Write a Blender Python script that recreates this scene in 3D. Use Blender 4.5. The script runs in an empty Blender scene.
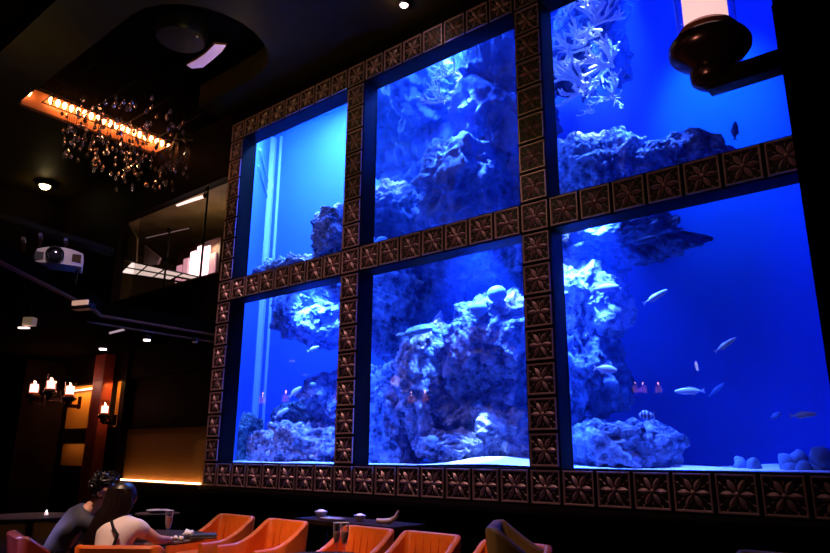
import bpy, bmesh, math, random
from mathutils import Vector, Matrix, noise, Euler
R = math.radians
PI = math.pi
rnd = random.Random(7)
S = bpy.context.scene
COL = S.collection

# ------------------------------------------------------------------ camera model
T = 0.4                      # pitch of the ornamental tiles on the tank frame (m)
H = 1.13                     # height of the middle of the lowest tile row
FOC = 674.225
yaw, pit, rol = 0.691014, 0.261109, 0.0077996
CAM = Vector((25.683 * T, -17.5102 * T, H + 0.790916 * T))
cy, sy, cp, sp = math.cos(yaw), math.sin(yaw), math.cos(pit), math.sin(pit)
FW = Vector((-sy * cp, cy * cp, sp)); RT = Vector((cy, sy, 0)); UP = RT.cross(FW)
R2 = math.cos(rol) * RT + math.sin(rol) * UP
U2 = -math.sin(rol) * RT + math.cos(rol) * UP


def ray(x, y):
    return FW + R2 * ((x - 415) / FOC) - U2 * ((y - 276.5) / FOC)


def at(x, y, axis, val):
    """world point of the photo pixel (x, y) on the plane axis = val"""
    d = ray(x, y)
    return CAM + d * ((val - CAM[axis]) / d[axis])


def mpp(p):
    """metres per pixel at a world point"""
    return (Vector(p) - CAM).dot(FW) / FOC


cam_d = bpy.data.cameras.new('camera')
cam = bpy.data.objects.new('camera', cam_d)
COL.objects.link(cam)
m = Matrix((R2, U2, -FW)).transposed().to_4x4()
m.translation = CAM
cam.matrix_world = m
cam_d.sensor_width = 36
cam_d.lens = 36 * FOC / 830
cam_d.clip_start = 0.05
S.camera = cam
S.view_settings.view_transform = 'Standard'
S.view_settings.look = 'None'
S.view_settings.exposure = 0
S.view_settings.gamma = 1
S.view_settings.use_curve_mapping = False

# ------------------------------------------------------------------ materials
def mat(name, base, rough=0.5, metal=0.0, emit=None, es=0.0, noise_amt=0.0, noise_scale=8.0,
        bump=0.0, bump_scale=40.0, trans=0.0, coat=0.0, ior=1.45):
    mt = bpy.data.materials.new(name)
    mt.use_nodes = True
    nt = mt.node_tree
    b = nt.nodes['Principled BSDF']
    b.inputs['Base Color'].default_value = (*base, 1)
    b.inputs['Roughness'].default_value = rough
    b.inputs['Metallic'].default_value = metal
    b.inputs['IOR'].default_value = ior
    if trans: b.inputs['Transmission Weight'].default_value = trans
    if coat: b.inputs['Coat Weight'].default_value = coat
    if emit:
        b.inputs['Emission Color'].default_value = (*emit, 1)
        b.inputs['Emission Strength'].default_value = es
    if noise_amt or bump:
        tc = nt.nodes.new('ShaderNodeTexCoord')
    if noise_amt:
        n = nt.nodes.new('ShaderNodeTexNoise')
        n.inputs['Scale'].default_value = noise_scale
        n.inputs['Detail'].default_value = 6
        nt.links.new(tc.outputs['Object'], n.inputs['Vector'])
        r = nt.nodes.new('ShaderNodeValToRGB')
        r.color_ramp.elements[0].position = 0.3
        r.color_ramp.elements[1].position = 0.7
        lo = [max(0, c * (1 - noise_amt)) for c in base]
        hi = [min(1, c * (1 + noise_amt)) for c in base]
        r.color_ramp.elements[0].color = (*lo, 1)
        r.color_ramp.elements[1].color = (*hi, 1)
        nt.links.new(n.outputs['Fac'], r.inputs['Fac'])
        nt.links.new(r.outputs['Color'], b.inputs['Base Color'])
    if bump:
        n2 = nt.nodes.new('ShaderNodeTexNoise')
        n2.inputs['Scale'].default_value = bump_scale
        n2.inputs['Detail'].default_value = 8
        nt.links.new(tc.outputs['Object'], n2.inputs['Vector'])
        bp = nt.nodes.new('ShaderNodeBump')
        bp.inputs['Strength'].default_value = bump
        nt.links.new(n2.outputs['Fac'], bp.inputs['Height'])
        nt.links.new(bp.outputs['Normal'], b.inputs['Normal'])
    return mt


def glass_mat(name, tint=(1, 1, 1), fres=1.45, rough=0.0, mix_scale=1.0):
    mt = bpy.data.materials.new(name); mt.use_nodes = True
    nt = mt.node_tree; nt.nodes.clear()
    out = nt.nodes.new('ShaderNodeOutputMaterial')
    tr = nt.nodes.new('ShaderNodeBsdfTransparent'); tr.inputs[0].default_value = (*tint, 1)
    gl = nt.nodes.new('ShaderNodeBsdfGlossy'); gl.inputs['Roughness'].default_value = rough
    fr = nt.nodes.new('ShaderNodeFresnel'); fr.inputs['IOR'].default_value = fres
    mx = nt.nodes.new('ShaderNodeMixShader')
    # reflect on the entering side only: the pane is thin, the far face would mirror everything
    ge = nt.nodes.new('ShaderNodeNewGeometry')
    sb_ = nt.nodes.new('ShaderNodeMath'); sb_.operation = 'SUBTRACT'; sb_.inputs[0].default_value = 1
    ml = nt.nodes.new('ShaderNodeMath'); ml.operation = 'MULTIPLY'
    nt.links.new(ge.outputs['Backfacing'], sb_.inputs[1])
    nt.links.new(sb_.outputs[0], ml.inputs[0]); nt.links.new(fr.outputs[0], ml.inputs[1])
    nt.links.new(ml.outputs[0], mx.inputs[0])
    nt.links.new(tr.outputs[0], mx.inputs[1])
    nt.links.new(gl.outputs[0], mx.inputs[2])
    nt.links.new(mx.outputs[0], out.inputs[0])
    return mt


M = {}
M['bronze'] = mat('cast bronze', (0.64, 0.38, 0.41), 0.42, 0.55, bump=0.08, bump_scale=60)
M['bronze_dark'] = mat('dark bronze ground', (0.014, 0.004, 0.005), 0.5, 0.0, bump=0.2, bump_scale=50)
M['bar'] = mat('black lacquered bar', (0.004, 0.003, 0.004), 0.5, ior=1.2)
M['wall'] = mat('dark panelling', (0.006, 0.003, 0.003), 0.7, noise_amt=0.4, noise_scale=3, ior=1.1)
M['wall_brown'] = mat('brown panelling', (0.05, 0.015, 0.008), 0.4, noise_amt=0.4, noise_scale=4)
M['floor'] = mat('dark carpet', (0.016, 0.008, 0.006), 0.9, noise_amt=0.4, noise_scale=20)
M['ceil'] = mat('olive-tinted plaster', (0.042, 0.030, 0.009), 0.6, ior=1.15, noise_amt=0.15, noise_scale=2)  # olive cast of the ambient light put into the base colour
M['ceil_black'] = mat('black ceiling', (0.004, 0.003, 0.002), 0.9, ior=1.02)
M['black'] = mat('black metal', (0.006, 0.006, 0.007), 0.4, 0.3)
M['iron'] = mat('dark iron', (0.05, 0.03, 0.026), 0.22, 0.85)
M['gold'] = mat('gold mosaic', (0.36, 0.165, 0.03), 0.6, 0.1, noise_amt=0.35, noise_scale=40, bump=0.3, bump_scale=60)
M['cove'] = mat('copper cove face', (0.60, 0.22, 0.07), 0.5)
M['trimmetal'] = mat('brown trim', (0.11, 0.055, 0.03), 0.7, ior=1.1)
M['leather'] = mat('orange leather', (0.74, 0.135, 0.012), 0.36, noise_amt=0.12, noise_scale=6, bump=0.12, bump_scale=90)
M['leather_dk'] = mat('oxblood leather', (0.15, 0.016, 0.010), 0.38, noise_amt=0.15, noise_scale=6, bump=0.12, bump_scale=90)
M['leather_olive'] = mat('olive leather', (0.20, 0.11, 0.028), 0.45, noise_amt=0.15, noise_scale=6, bump=0.12, bump_scale=90)
M['wood'] = mat('dark table wood', (0.028, 0.012, 0.008), 0.5, ior=1.2, noise_amt=0.4, noise_scale=5)
M['edge'] = mat('pale table edge', (0.42, 0.30, 0.26), 0.3, 0.3)
M['white'] = mat('white china', (0.80, 0.76, 0.74), 0.25)
M['linen'] = mat('white linen', (0.82, 0.74, 0.74), 0.8)
M['cream'] = mat('cream plastic', (0.62, 0.55, 0.50), 0.4)
M['lens'] = mat('lens', (0.02, 0.02, 0.03), 0.08, coat=1)
M['skin'] = mat('skin', (0.62, 0.33, 0.24), 0.5)
M['hair'] = mat('dark hair', (0.012, 0.006, 0.006), 0.38, bump=0.4, bump_scale=70)
M['hair_m'] = mat('black hair', (0.010, 0.008, 0.010), 0.40, bump=0.5, bump_scale=60)
M['jacket'] = mat('navy cloth', (0.040, 0.040, 0.066), 0.7, bump=0.15, bump_scale=60)
M['top'] = mat('white blouse', (0.80, 0.68, 0.68), 0.7, bump=0.1, bump_scale=40)
M['dark_cloth'] = mat('dark cloth', (0.015, 0.013, 0.018), 0.8)
M['lip'] = mat('lips', (0.4, 0.10, 0.09), 0.5)
M['rail'] = mat('track metal', (0.08, 0.05, 0.035), 0.7, ior=1.1)
M['wine'] = mat('amber drink', (0.85, 0.42, 0.25), 0.3)
M['candle'] = mat('candle wax', (0.85, 0.62, 0.60), 0.6, emit=(1.0, 0.58, 0.56), es=1.1)
M['candle_hot'] = mat('glowing candle', (0.9, 0.6, 0.5), 0.6, emit=(1.0, 0.36, 0.28), es=4)
M['flame'] = mat('flame', (1, 0.8, 0.6), 0.5, emit=(1.0, 0.50, 0.28), es=70)
M['bulb'] = mat('warm bulb', (1, 0.8, 0.6), 0.5, emit=(1.0, 0.40, 0.16), es=17)
M['led'] = mat('led strip', (1, 0.8, 0.6), 0.5, emit=(1.0, 0.50, 0.24), es=10)
M['led_white'] = mat('white strip', (1, 0.9, 0.9), 0.5, emit=(1.0, 0.66, 0.58), es=3.0)
M['lamp_white'] = mat('white lens', (1, 0.9, 0.9), 0.5, emit=(1.0, 0.74, 0.72), es=6)
M['lamp_warm'] = mat('warm lens', (1, 0.9, 0.7), 0.5, emit=(1.0, 0.72, 0.35), es=22)
M['panel_lit'] = mat('lit panel', (1, 0.9, 0.9), 0.5, emit=(1.0, 0.78, 0.70), es=1.1)
M['window_lit'] = mat('lit window', (1, 0.9, 0.9), 0.5, emit=(1.0, 0.60, 0.66), es=5.5)
M['window_dim'] = mat('dim lit pane', (1, 0.9, 0.9), 0.5, emit=(1.0, 0.42, 0.55), es=0.9)
M['crystal'] = mat('crystal', (0.50, 0.40, 0.42), 0.10, 0.0, trans=0.75, ior=1.5)
M['glass'] = glass_mat('tank glass', (1, 1, 1), 1.33)
M['glass_dark'] = glass_mat('smoked glass', (0.80, 0.78, 0.78), 1.45)
M['glass_clear'] = glass_mat('clear glass', (0.97, 0.97, 0.97), 1.5)
M['glass_drink'] = glass_mat('drinking glass', (0.93, 0.90, 0.90), 1.6, 0.1)
_nt = M['glass_drink'].node_tree
_o = [n for n in _nt.nodes if n.type == 'OUTPUT_MATERIAL'][0]
_m1 = _o.inputs[0].links[0].from_node
_df = _nt.nodes.new('ShaderNodeBsdfTranslucent'); _df.inputs[0].default_value = (0.9, 0.85, 0.85, 1)
_d2 = _nt.nodes.new('ShaderNodeBsdfDiffuse'); _d2.inputs[0].default_value = (0.9, 0.85, 0.85, 1)
_ad = _nt.nodes.new('ShaderNodeMixShader'); _nt.links.new(_df.outputs[0], _ad.inputs[1]); _nt.links.new(_d2.outputs[0], _ad.inputs[2])
_lw = _nt.nodes.new('ShaderNodeLayerWeight'); _lw.inputs[0].default_value = 0.25  # white at the edges paints the bright outline of the glass
_m2 = _nt.nodes.new('ShaderNodeMixShader')
_nt.links.new(_lw.outputs['Facing'], _m2.inputs[0]); _nt.links.new(_m1.outputs[0], _m2.inputs[1]); _nt.links.new(_ad.outputs[0], _m2.inputs[2])
_nt.links.new(_m2.outputs[0], _o.inputs[0])
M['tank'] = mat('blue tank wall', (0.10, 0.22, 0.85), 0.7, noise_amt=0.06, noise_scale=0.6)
M['acrylic'] = mat('pale acrylic seam', (0.75, 0.85, 0.95), 0.3)
M['sand'] = mat('white sand', (0.85, 0.85, 0.85), 0.9, noise_amt=0.1, noise_scale=20)
M['fish'] = mat('silver fish', (0.60, 0.70, 0.82), 0.35, 0.1)
M['fish_dark'] = mat('dark fish', (0.05, 0.10, 0.25), 0.5)
M['brain'] = mat('brain coral', (0.20, 0.34, 0.46), 0.7, bump=0.6, bump_scale=30)
M['coral'] = mat('pale coral', (0.85, 0.82, 0.90), 0.7)
M['coral_blue'] = mat('blue coral', (0.13, 0.22, 0.40), 0.7, bump=0.6, bump_scale=20)
M['turtle'] = mat('turtle shell', (0.18, 0.32, 0.42), 0.45, noise_amt=0.5, noise_scale=12)


def rock_mat(name, lo, hi, scale):
    mt = bpy.data.materials.new(name); mt.use_nodes = True
    nt = mt.node_tree; b = nt.nodes['Principled BSDF']
    b.inputs['Roughness'].default_value = 0.9
    tc = nt.nodes.new('ShaderNodeTexCoord')
    n = nt.nodes.new('ShaderNodeTexNoise'); n.inputs['Scale'].default_value = scale; n.inputs['Detail'].default_value = 9
    n.inputs['Roughness'].default_value = 0.65
    v = nt.nodes.new('ShaderNodeTexVoronoi'); v.inputs['Scale'].default_value = scale * 2.2
    nt.links.new(tc.outputs['Object'], n.inputs['Vector']); nt.links.new(tc.outputs['Object'], v.inputs['Vector'])
    r = nt.nodes.new('ShaderNodeValToRGB')
    r.color_ramp.elements[0].position = 0.38; r.color_ramp.elements[1].position = 0.64
    r.color_ramp.elements[0].color = (*lo, 1); r.color_ramp.elements[1].color = (*hi, 1)
    nt.links.new(n.outputs['Fac'], r.inputs['Fac']); nt.links.new(r.outputs['Color'], b.inputs['Base Color'])
    mth = nt.nodes.new('ShaderNodeMath'); mth.operation = 'MULTIPLY_ADD'
    nt.links.new(v.outputs['Distance'], mth.inputs[0]); mth.inputs[1].default_value = 0.5
    nt.links.new(n.outputs['Fac'], mth.inputs[2])
    bp = nt.nodes.new('ShaderNodeBump'); bp.inputs['Strength'].default_value = 0.9; bp.inputs['Distance'].default_value = 0.12
    nt.links.new(mth.outputs[0], bp.inputs['Height']); nt.links.new(bp.outputs['Normal'], b.inputs['Normal'])
    return mt


M['rock'] = rock_mat('reef rock', (0.015, 0.03, 0.08), (0.44, 0.56, 0.78), 6.0)  # blue cast of the tank light put into the rock colours
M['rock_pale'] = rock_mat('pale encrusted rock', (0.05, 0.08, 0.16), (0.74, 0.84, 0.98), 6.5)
M['rock_haze'] = rock_mat('rock with painted haze', (0.09, 0.14, 0.28), (0.34, 0.46, 0.70), 2.2)  # water haze put into the colour as low contrast
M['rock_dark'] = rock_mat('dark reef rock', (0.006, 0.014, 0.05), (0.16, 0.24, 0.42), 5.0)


# ------------------------------------------------------------------ mesh helpers
class MB:
    def __init__(self): self.v = []; self.f = []

    def add(self, vs, fs):
        o = len(self.v); self.v += [Vector(p) for p in vs]; self.f += [tuple(i + o for i in q) for q in fs]
        return self

    def box(self, a, b, mtx=None):
        x0, y0, z0 = a; x1, y1, z1 = b
        vs = [(x0, y0, z0), (x1, y0, z0), (x1, y1, z0), (x0, y1, z0), (x0, y0, z1), (x1, y0, z1), (x1, y1, z1), (x0, y1, z1)]
        if mtx: vs = [mtx @ Vector(p) for p in vs]
        return self.add(vs, [(0, 3, 2, 1), (4, 5, 6, 7), (0, 1, 5, 4), (1, 2, 6, 5), (2, 3, 7, 6), (3, 0, 4, 7)])

    def prism(self, poly, z0, z1):
        n = len(poly)
        ar = sum(poly[i][0] * poly[(i + 1) % n][1] - poly[(i + 1) % n][0] * poly[i][1] for i in range(n))
        if ar < 0: poly = poly[::-1]
        vs = [(p[0], p[1], z0) for p in poly] + [(p[0], p[1], z1) for p in poly]
        return self.add(vs, [tuple(range(n))[::-1], tuple(range(n, 2 * n))] + [(i, (i + 1) % n, n + (i + 1) % n, n + i) for i in range(n)])

    def tube(self, pts, r, n=8, closed=False):
        pts = [Vector(p) for p in pts]
        rs = r if isinstance(r, (list, tuple)) else [r] * len(pts)
        rings = []
        ref = None
        for i, p in enumerate(pts):
            a = pts[max(0, i - 1)]; b = pts[min(len(pts) - 1, i + 1)]
            if closed: a = pts[i - 1]; b = pts[(i + 1) % len(pts)]
            t = (b - a).normalized() if (b - a).length > 1e-9 else Vector((0, 0, 1))
            if ref is None:
                ref = t.orthogonal().normalized()
            u = (ref - t * ref.dot(t))
            u = u.normalized() if u.length > 1e-6 else t.orthogonal().normalized()
            ref = u; w = t.cross(u)
            rings.append([p + (u * math.cos(2 * PI * k / n) + w * math.sin(2 * PI * k / n)) * rs[i] for k in range(n)])
        vs = [q for rg in rings for q in rg]; fs = []
        m_ = len(rings)
        for i in range(m_ if closed else m_ - 1):
            j = (i + 1) % m_
            for k in range(n):
                fs.append((i * n + k, i * n + (k + 1) % n, j * n + (k + 1) % n, j * n + k))
        if not closed:
            fs.append(tuple(range(n))[::-1]); fs.append(tuple((m_ - 1) * n + k for k in range(n)))
        return self.add(vs, fs)

    def lathe(self, prof, c=(0, 0, 0), n=24, mtx=None):
        c = Vector(c); vs = []; fs = []
        for (r, z) in prof:
            for k in range(n):
                p = Vector((r * math.cos(2 * PI * k / n), r * math.sin(2 * PI * k / n), z))
                vs.append((mtx @ p if mtx else p) + c)
        for i in range(len(prof) - 1):
            for k in range(n):
                fs.append((i * n + k, i * n + (k + 1) % n, (i + 1) * n + (k + 1) % n, (i + 1) * n + k))
        fs.append(tuple(range(n))[::-1]); fs.append(tuple((len(prof) - 1) * n + k for k in range(n)))
        return self.add(vs, fs)

    def ball(self, c, r, n=16, mtx=None):
        rr = r if isinstance(r, (tuple, list)) else (r, r, r)
        c = Vector(c); vs = []; fs = []
        for i in range(1, n // 2):
            a = PI * i / (n // 2)
            for k in range(n):
                p = Vector((rr[0] * math.sin(a) * math.cos(2 * PI * k / n), rr[1] * math.sin(a) * math.sin(2 * PI * k / n), rr[2] * math.cos(a)))
                vs.append((mtx @ p if mtx else p) + c)
        m_ = n // 2 - 1
        tp = Vector((0, 0, rr[2])); bt = Vector((0, 0, -rr[2]))
        vs.append((mtx @ tp if mtx else tp) + c); vs.append((mtx @ bt if mtx else bt) + c)
        for i in range(m_ - 1):
            for k in range(n):
                fs.append((i * n + k, (i + 1) * n + k, (i + 1) * n + (k + 1) % n, i * n + (k + 1) % n))
        for k in range(n):
            fs.append((m_ * n, k, (k + 1) % n)); fs.append((m_ * n + 1, (m_ - 1) * n + (k + 1) % n, (m_ - 1) * n + k))
        return self.add(vs, fs)

    def mesh(self, name, material, smooth=True):
        me = bpy.data.meshes.new(name)
        me.from_pydata([tuple(p) for p in self.v], [], self.f)
        me.materials.append(M[material] if isinstance(material, str) else material)
        if smooth:
            for p in me.polygons: p.use_smooth = True
            try: me.set_sharp_from_angle(angle=R(40))
            except Exception: pass
        me.update()
        return me

    def build(self, name, material, parent=None, smooth=True):
        return link(name, self.mesh(name, material, smooth), parent)


def link(name, me, parent=None):
    o = bpy.data.objects.new(name, me); COL.objects.link(o)
    if parent: o.parent = parent
    return o


def tag(o, label, cat, group=None, kind=None):
    o['label'] = label; o['category'] = cat
    if group: o['group'] = group
    if kind: o['kind'] = kind
    return o


def struct(name, mb, material, label=None, smooth=False):
    o = mb.build(name, material, None, smooth)
    o['kind'] = 'structure'
    if label: o['label'] = label
    return o


def thing(name, label, cat, loc=(0, 0, 0), rz=0.0, group=None):
    o = bpy.data.objects.new(name, None); COL.objects.link(o)
    o.empty_display_size = 0.1
    o.location = loc; o.rotation_euler = (0, 0, rz)
    return tag(o, label, cat, group)


def dup(root, loc, rz, label, group=None):
    r = root.copy(); COL.objects.link(r); r.location = loc; r.rotation_euler = (0, 0, rz)
    r['label'] = label
    if group: r['group'] = group
    for ch in list(root.children):
        c = ch.copy(); COL.objects.link(c); c.parent = r
        for g in list(ch.children):
            d = g.copy(); COL.objects.link(d); d.parent = c
    return r


def repaint(root, material):
    for ch in root.children:
        if ch.type == 'MESH':
            ch.data = ch.data.copy(); ch.data.materials[0] = M[material]


def spot(name, loc, target, power, color, size=60, blend=0.5, radius=0.08):
    l = bpy.data.lights.new(name, 'SPOT'); l.energy = power; l.color = color
    l.spot_size = R(size); l.spot_blend = blend; l.shadow_soft_size = radius
    o = bpy.data.objects.new(name, l); COL.objects.link(o); o.location = loc
    o.rotation_euler = (Vector(target) - Vector(loc)).to_track_quat('-Z', 'Y').to_euler()
    return o


def point(name, loc, power, color, radius=0.05):
    l = bpy.data.lights.new(name, 'POINT'); l.energy = power; l.color = color; l.shadow_soft_size = radius
    o = bpy.data.objects.new(name, l); COL.objects.link(o); o.location = loc
    return o


def area(name, loc, target, power, color, sx, sy_):
    l = bpy.data.lights.new(name, 'AREA'); l.energy = power; l.color = color
    l.shape = 'RECTANGLE'; l.size = sx; l.size_y = sy_
    o = bpy.data.objects.new(name, l); COL.objects.link(o); o.location = loc
    o.rotation_euler = (Vector(target) - Vector(loc)).to_track_quat('-Z', 'Y').to_euler()
    return o


# ------------------------------------------------------------------ the room shell
XL, XR, YF = -7.7, 13.2, -9.6
ZC = 8.0
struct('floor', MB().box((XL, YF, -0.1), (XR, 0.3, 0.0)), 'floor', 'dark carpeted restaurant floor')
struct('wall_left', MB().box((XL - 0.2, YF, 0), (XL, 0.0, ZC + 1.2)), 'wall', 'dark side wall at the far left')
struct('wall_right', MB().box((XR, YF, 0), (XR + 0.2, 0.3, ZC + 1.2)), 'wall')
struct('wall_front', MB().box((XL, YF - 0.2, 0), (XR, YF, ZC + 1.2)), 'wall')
FX0, FX1 = -T / 2, 24.5 * T
FZ0, FZ1 = H - T / 2, H + 16.5 * T
wb = MB()
wb.box((FX0 - 0.05, 0.06, 0.0), (XR, 0.30, FZ0 - 0.06))          # below the tank
wb.box((FX0 - 0.05, 0.06, FZ1), (XR, 0.30, ZC + 0.02))           # above the tank
wb.box((FX1, 0.06, FZ0 - 0.06), (XR, 0.30, FZ1))
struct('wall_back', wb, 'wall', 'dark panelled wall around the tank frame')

# ceiling with a black recess with one round end
REC_Y0, REC_Y1, REC_X0, REC_X1 = -2.86, -0.55, -3.2, 1.15
rec = [(REC_X0, REC_Y0), (REC_X1, REC_Y0)]
for k in range(1, 12):
    a = -PI / 2 + PI * k / 12
    rec.append((REC_X1 + 1.15 * math.cos(a), (REC_Y0 + REC_Y1) / 2 + (REC_Y1 - REC_Y0) / 2 * math.sin(a)))
rec += [(REC_X1, REC_Y1), (-0.6, REC_Y1)]
BAND = -3.75
ce = MB()
# olive-tinted plaster between the near band and the tank wall, with the recess cut out
ce.box((XL, BAND, ZC), (XR, REC_Y0, ZC + 0.5))
ce.box((-0.6, REC_Y1, ZC), (XR, 0.06, ZC + 0.5))
ce.box((XL, 0.55, ZC), (-0.6, 0.75, ZC + 0.5))
ce.box((XL, REC_Y0, ZC), (REC_X0, 0.55, ZC + 0.5))
right = [(XR, REC_Y0)] + [p for p in rec[1:-1]] + [(XR, REC_Y1)]
ce.prism(right, ZC, ZC + 0.5)
struct('ceiling', ce, 'ceil', 'dim olive-tinted plaster ceiling')
struct('ceiling', MB().box((REC_X0 - 0.1, REC_Y0 - 0.1, ZC + 0.5), (REC_X1 + 1.4, 0.75, ZC + 0.56)), 'ceil_black', 'black bottom of the ceiling recess')
struct('ceiling', MB().box((XL, YF, ZC + 0.3), (XR, BAND, ZC + 0.4)), 'ceil_black', 'black ceiling field nearest the camera')

# glowing cove along the left side of the recess, copper face
struct('trim_3', MB().box((REC_X0, -2.8, ZC + 0.0), (REC_X0 + 0.03, 0.52, ZC + 0.42)), 'cove', 'copper cove face behind the chandelier')
struct('trim_4', MB().box((REC_X0 - 0.02, -2.82, ZC - 0.05), (REC_X0 + 0.06, 0.52, ZC)), 'trimmetal', 'brown lip under the cove')
# pale arc edge of a lower ceiling panel left of the frame
pc = [at(x, y, 2, 7.85) for x, y in ((168, 156), (176, 139), (202, 140), (229, 141), (236, 148), (205, 158), (185, 166))]
struct('trim_5', MB().prism([(p.x, p.y) for p in pc], 7.85, 7.99), 'ceil', 'olive dropped ceiling panel left of the tank')
e = [at(x, y, 2, 7.85) for x, y in ((174, 139), (190, 140), (210, 141), (229, 141))]
struct('trim_6', MB().tube(e, 0.022, 6), 'edge', 'pale edge of the dropped panel')

# ------------------------------------------------------------------ the left wing
lw = MB()
lw.box((XL, 0.0, 0), (FX0 - 0.05, 0.2, 0.93))
lw.box((XL, 0.12, 0.93), (FX0 - 0.05, 0.2, 1.95))
lw.box((XL, 0.0, 1.95), (FX0 - 0.05, 0.2, 1.99))
lw.box((XL, 0.12, 1.99), (FX0 - 0.05, 0.2, 2.95))
lw.box((XL, 0.0, 2.95), (FX0 - 0.05, 0.2, 4.72))
lw.box((XL, 0.0, 6.66), (FX0 - 0.05, 0.2, ZC))
lw.box((XL, 0.0, 4.72), (-4.35, 0.2, 6.66))
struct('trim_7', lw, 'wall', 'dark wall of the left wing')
# soffit of the wing: footprint flares towards the camera
zs = 3.55
p1 = at(93, 309, 2, zs); p2 = at(17, 271, 2, zs); p0 = at(101, 316, 2, zs)
p3 = p2 + (p2 - p1) * 1.0
foot = [(-0.25, 0.0), (p0.x, p0.y), (p1.x, p1.y), (p2.x, p2.y), (p3.x, p3.y), (XL, p3.y), (XL, 0.0)]
struct('trim_8', MB().prism(foot, zs + 0.03, 3.78), 'ceil_black', 'black bulkhead over the left wing')
struct('trim_9', MB().tube([Vector((-0.24, 0, zs)), Vector((p0.x, p0.y, zs)), Vector((p1.x, p1.y, zs)), Vector((p2.x, p2.y, zs)), Vector((p3.x, p3.y, zs))], 0.028, 6),
       'trimmetal', 'brown edge under the bulkhead')

# gold wall panels lit by strips, and the piers between them
def gold_panel(name, x0, x1, z0, z1, label, y=0.10):
    return struct(name, MB().box((x0, y, z0), (x1, y + 0.02, z1)), 'gold', label)


gold_panel('trim_10', -3.12, FX0 - 0.06, 0.955, 1.94, 'gold mosaic wall panel left of the tank')
gold_panel('trim_11', -5.98, -4.22, 1.99, 2.94, 'glowing gold niche between the dark piers')
gold_panel('trim_12', -3.75, -3.28, 1.99, 2.94, 'narrow glowing gold niche right of the red pier')
gold_panel('trim_13', -5.95, -4.3, 1.2, 1.66, 'dim low gold panel')
struct('trim_14', MB().box((-6.0, -0.01, 1.66), (-4.2, 0.1, 1.99)).box((-6.0, -0.01, 0.93), (-4.2, 0.1, 1.2)).box((-4.3, -0.01, 1.2), (-4.2, 0.1, 1.66)), 'wall')
struct('trim_15', MB().box((-4.22, -0.22, 0), (-3.78, 0.0, 3.5)), mat('reddened pier', (0.22, 0.035, 0.02), 0.5, noise_amt=0.3, noise_scale=4), 'red-brown pier between the gold niches')  # base colour reddened for the red light on the pier
struct('trim_16', MB().box((-3.3, -0.06, 0), (-3.12, 0.12, 3.5)), 'wall')
struct('trim_17', MB().box((-7.0, -0.9, 0), (-6.0, 0.0, 3.5)), 'wall', 'dark pier left of the gold niche')
struct('trim_18', MB().box((-3.12, -0.03, 0.93), (FX0 - 0.06, 0.10, 0.95)), 'trimmetal', 'ledge under the gold panel')


def strip(name, a, b, r, material, label, cat='light strip'):
    t = thing(name, label, cat, Vector(a))
    d = Vector(b) - Vector(a)
    MB().tube([(0, 0, 0), d], r, 8).build('diffuser', material, t)
    n = d.normalized()
    MB().tube([-n * 0.02, n * 0.01], r * 1.5, 8).build('end_cap', 'black', t)
    MB().tube([d - n * 0.01, d + n * 0.02], r * 1.5, 8).build('end_cap', 'black', t)
    return t


strip('light_strip', (-3.08, 0.045, 0.965), (FX0 - 0.08, 0.045, 0.965), 0.014, 'led', 'thin warm light strip at the foot of the gold panel left of the tank')
strip('light_strip', (-5.7, 0.03, 2.84), (-4.25, 0.03, 2.84), 0.016, 'led_white', 'thin white light strip across the top of the glowing gold niche')
for nm, x, w in (('niche', -5.1, 1.3), ('narrow niche', -3.52, 0.4)):
    area('light in ' + nm, (x, -0.10, 2.90), (x, 0.12, 2.3), 15 * w, (1.0, 0.42, 0.08), w, 0.06)
area('light on low gold', (-5.2, -0.1, 1.64), (-5.2, 0.1, 1.4), 1.0, (1.0, 0.42, 0.10), 1.2, 0.05)
area('gold grazing', (-1.65, -0.16, 0.97), (-1.65, 0.10, 1.04), 1.1, (1.0, 0.46, 0.10), 2.8, 0.03)

# mezzanine room behind the wing wall
mz = MB()
mz.prism([(-7.5, 0.2), (-0.4, 0.2), (-6.2, 6.0), (-7.5, 6.0)], 4.58, 4.72)
mz.prism([(-7.5, 0.2), (-0.4, 0.2), (-6.2, 6.0), (-7.5, 6.0)], 6.9, 7.0)
mz.box((-7.5, 6.0, 4.6), (-6, 6.1, 7.0))
mz.box((-7.6, 0.2, 4.6), (-7.5, 6.0, 7.0))
struct('trim_19', mz, mat('mezzanine plaster', (0.26, 0.19, 0.09), 0.6, noise_amt=0.3, noise_scale=2), 'dim upstairs room behind glass')
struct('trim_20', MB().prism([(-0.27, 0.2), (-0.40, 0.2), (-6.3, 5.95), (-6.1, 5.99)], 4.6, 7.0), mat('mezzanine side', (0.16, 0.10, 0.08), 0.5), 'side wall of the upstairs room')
gz = thing('glass_screen', 'upstairs glass screen on thin dark posts left of the tank', 'glass screen', (-1.9, 0.05, 4.72))
MB().box((-1.66, 0, 0.06), (1.66, 0.012, 1.9)).build('pane', 'glass_dark', gz)
MB().box((-1.7, -0.02, 0), (1.66, 0.03, 0.05)).build('sill', 'trimmetal', gz)
for px_, pz0, pz1 in ((168, 0.0, 1.3), (203, 0.0, 1.9)):
    q = at(px_, 250, 1, 0.03)
    MB().tube([(q.x + 1.9, -0.03, pz0), (q.x + 1.9, -0.03, pz1)], 0.022, 6).build('post', 'black', gz)
    for zz in (0.75, pz1 - 0.05) if px_ == 203 else (0.62, 1.25):
        MB().lathe([(0.02, -0.03), (0.06, -0.02), (0.06, 0.02), (0.02, 0.03)], (q.x + 1.9, -0.05, zz), 10, Matrix.Rotation(PI / 2, 3, 'X')).build('clamp', 'black', gz)
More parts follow.
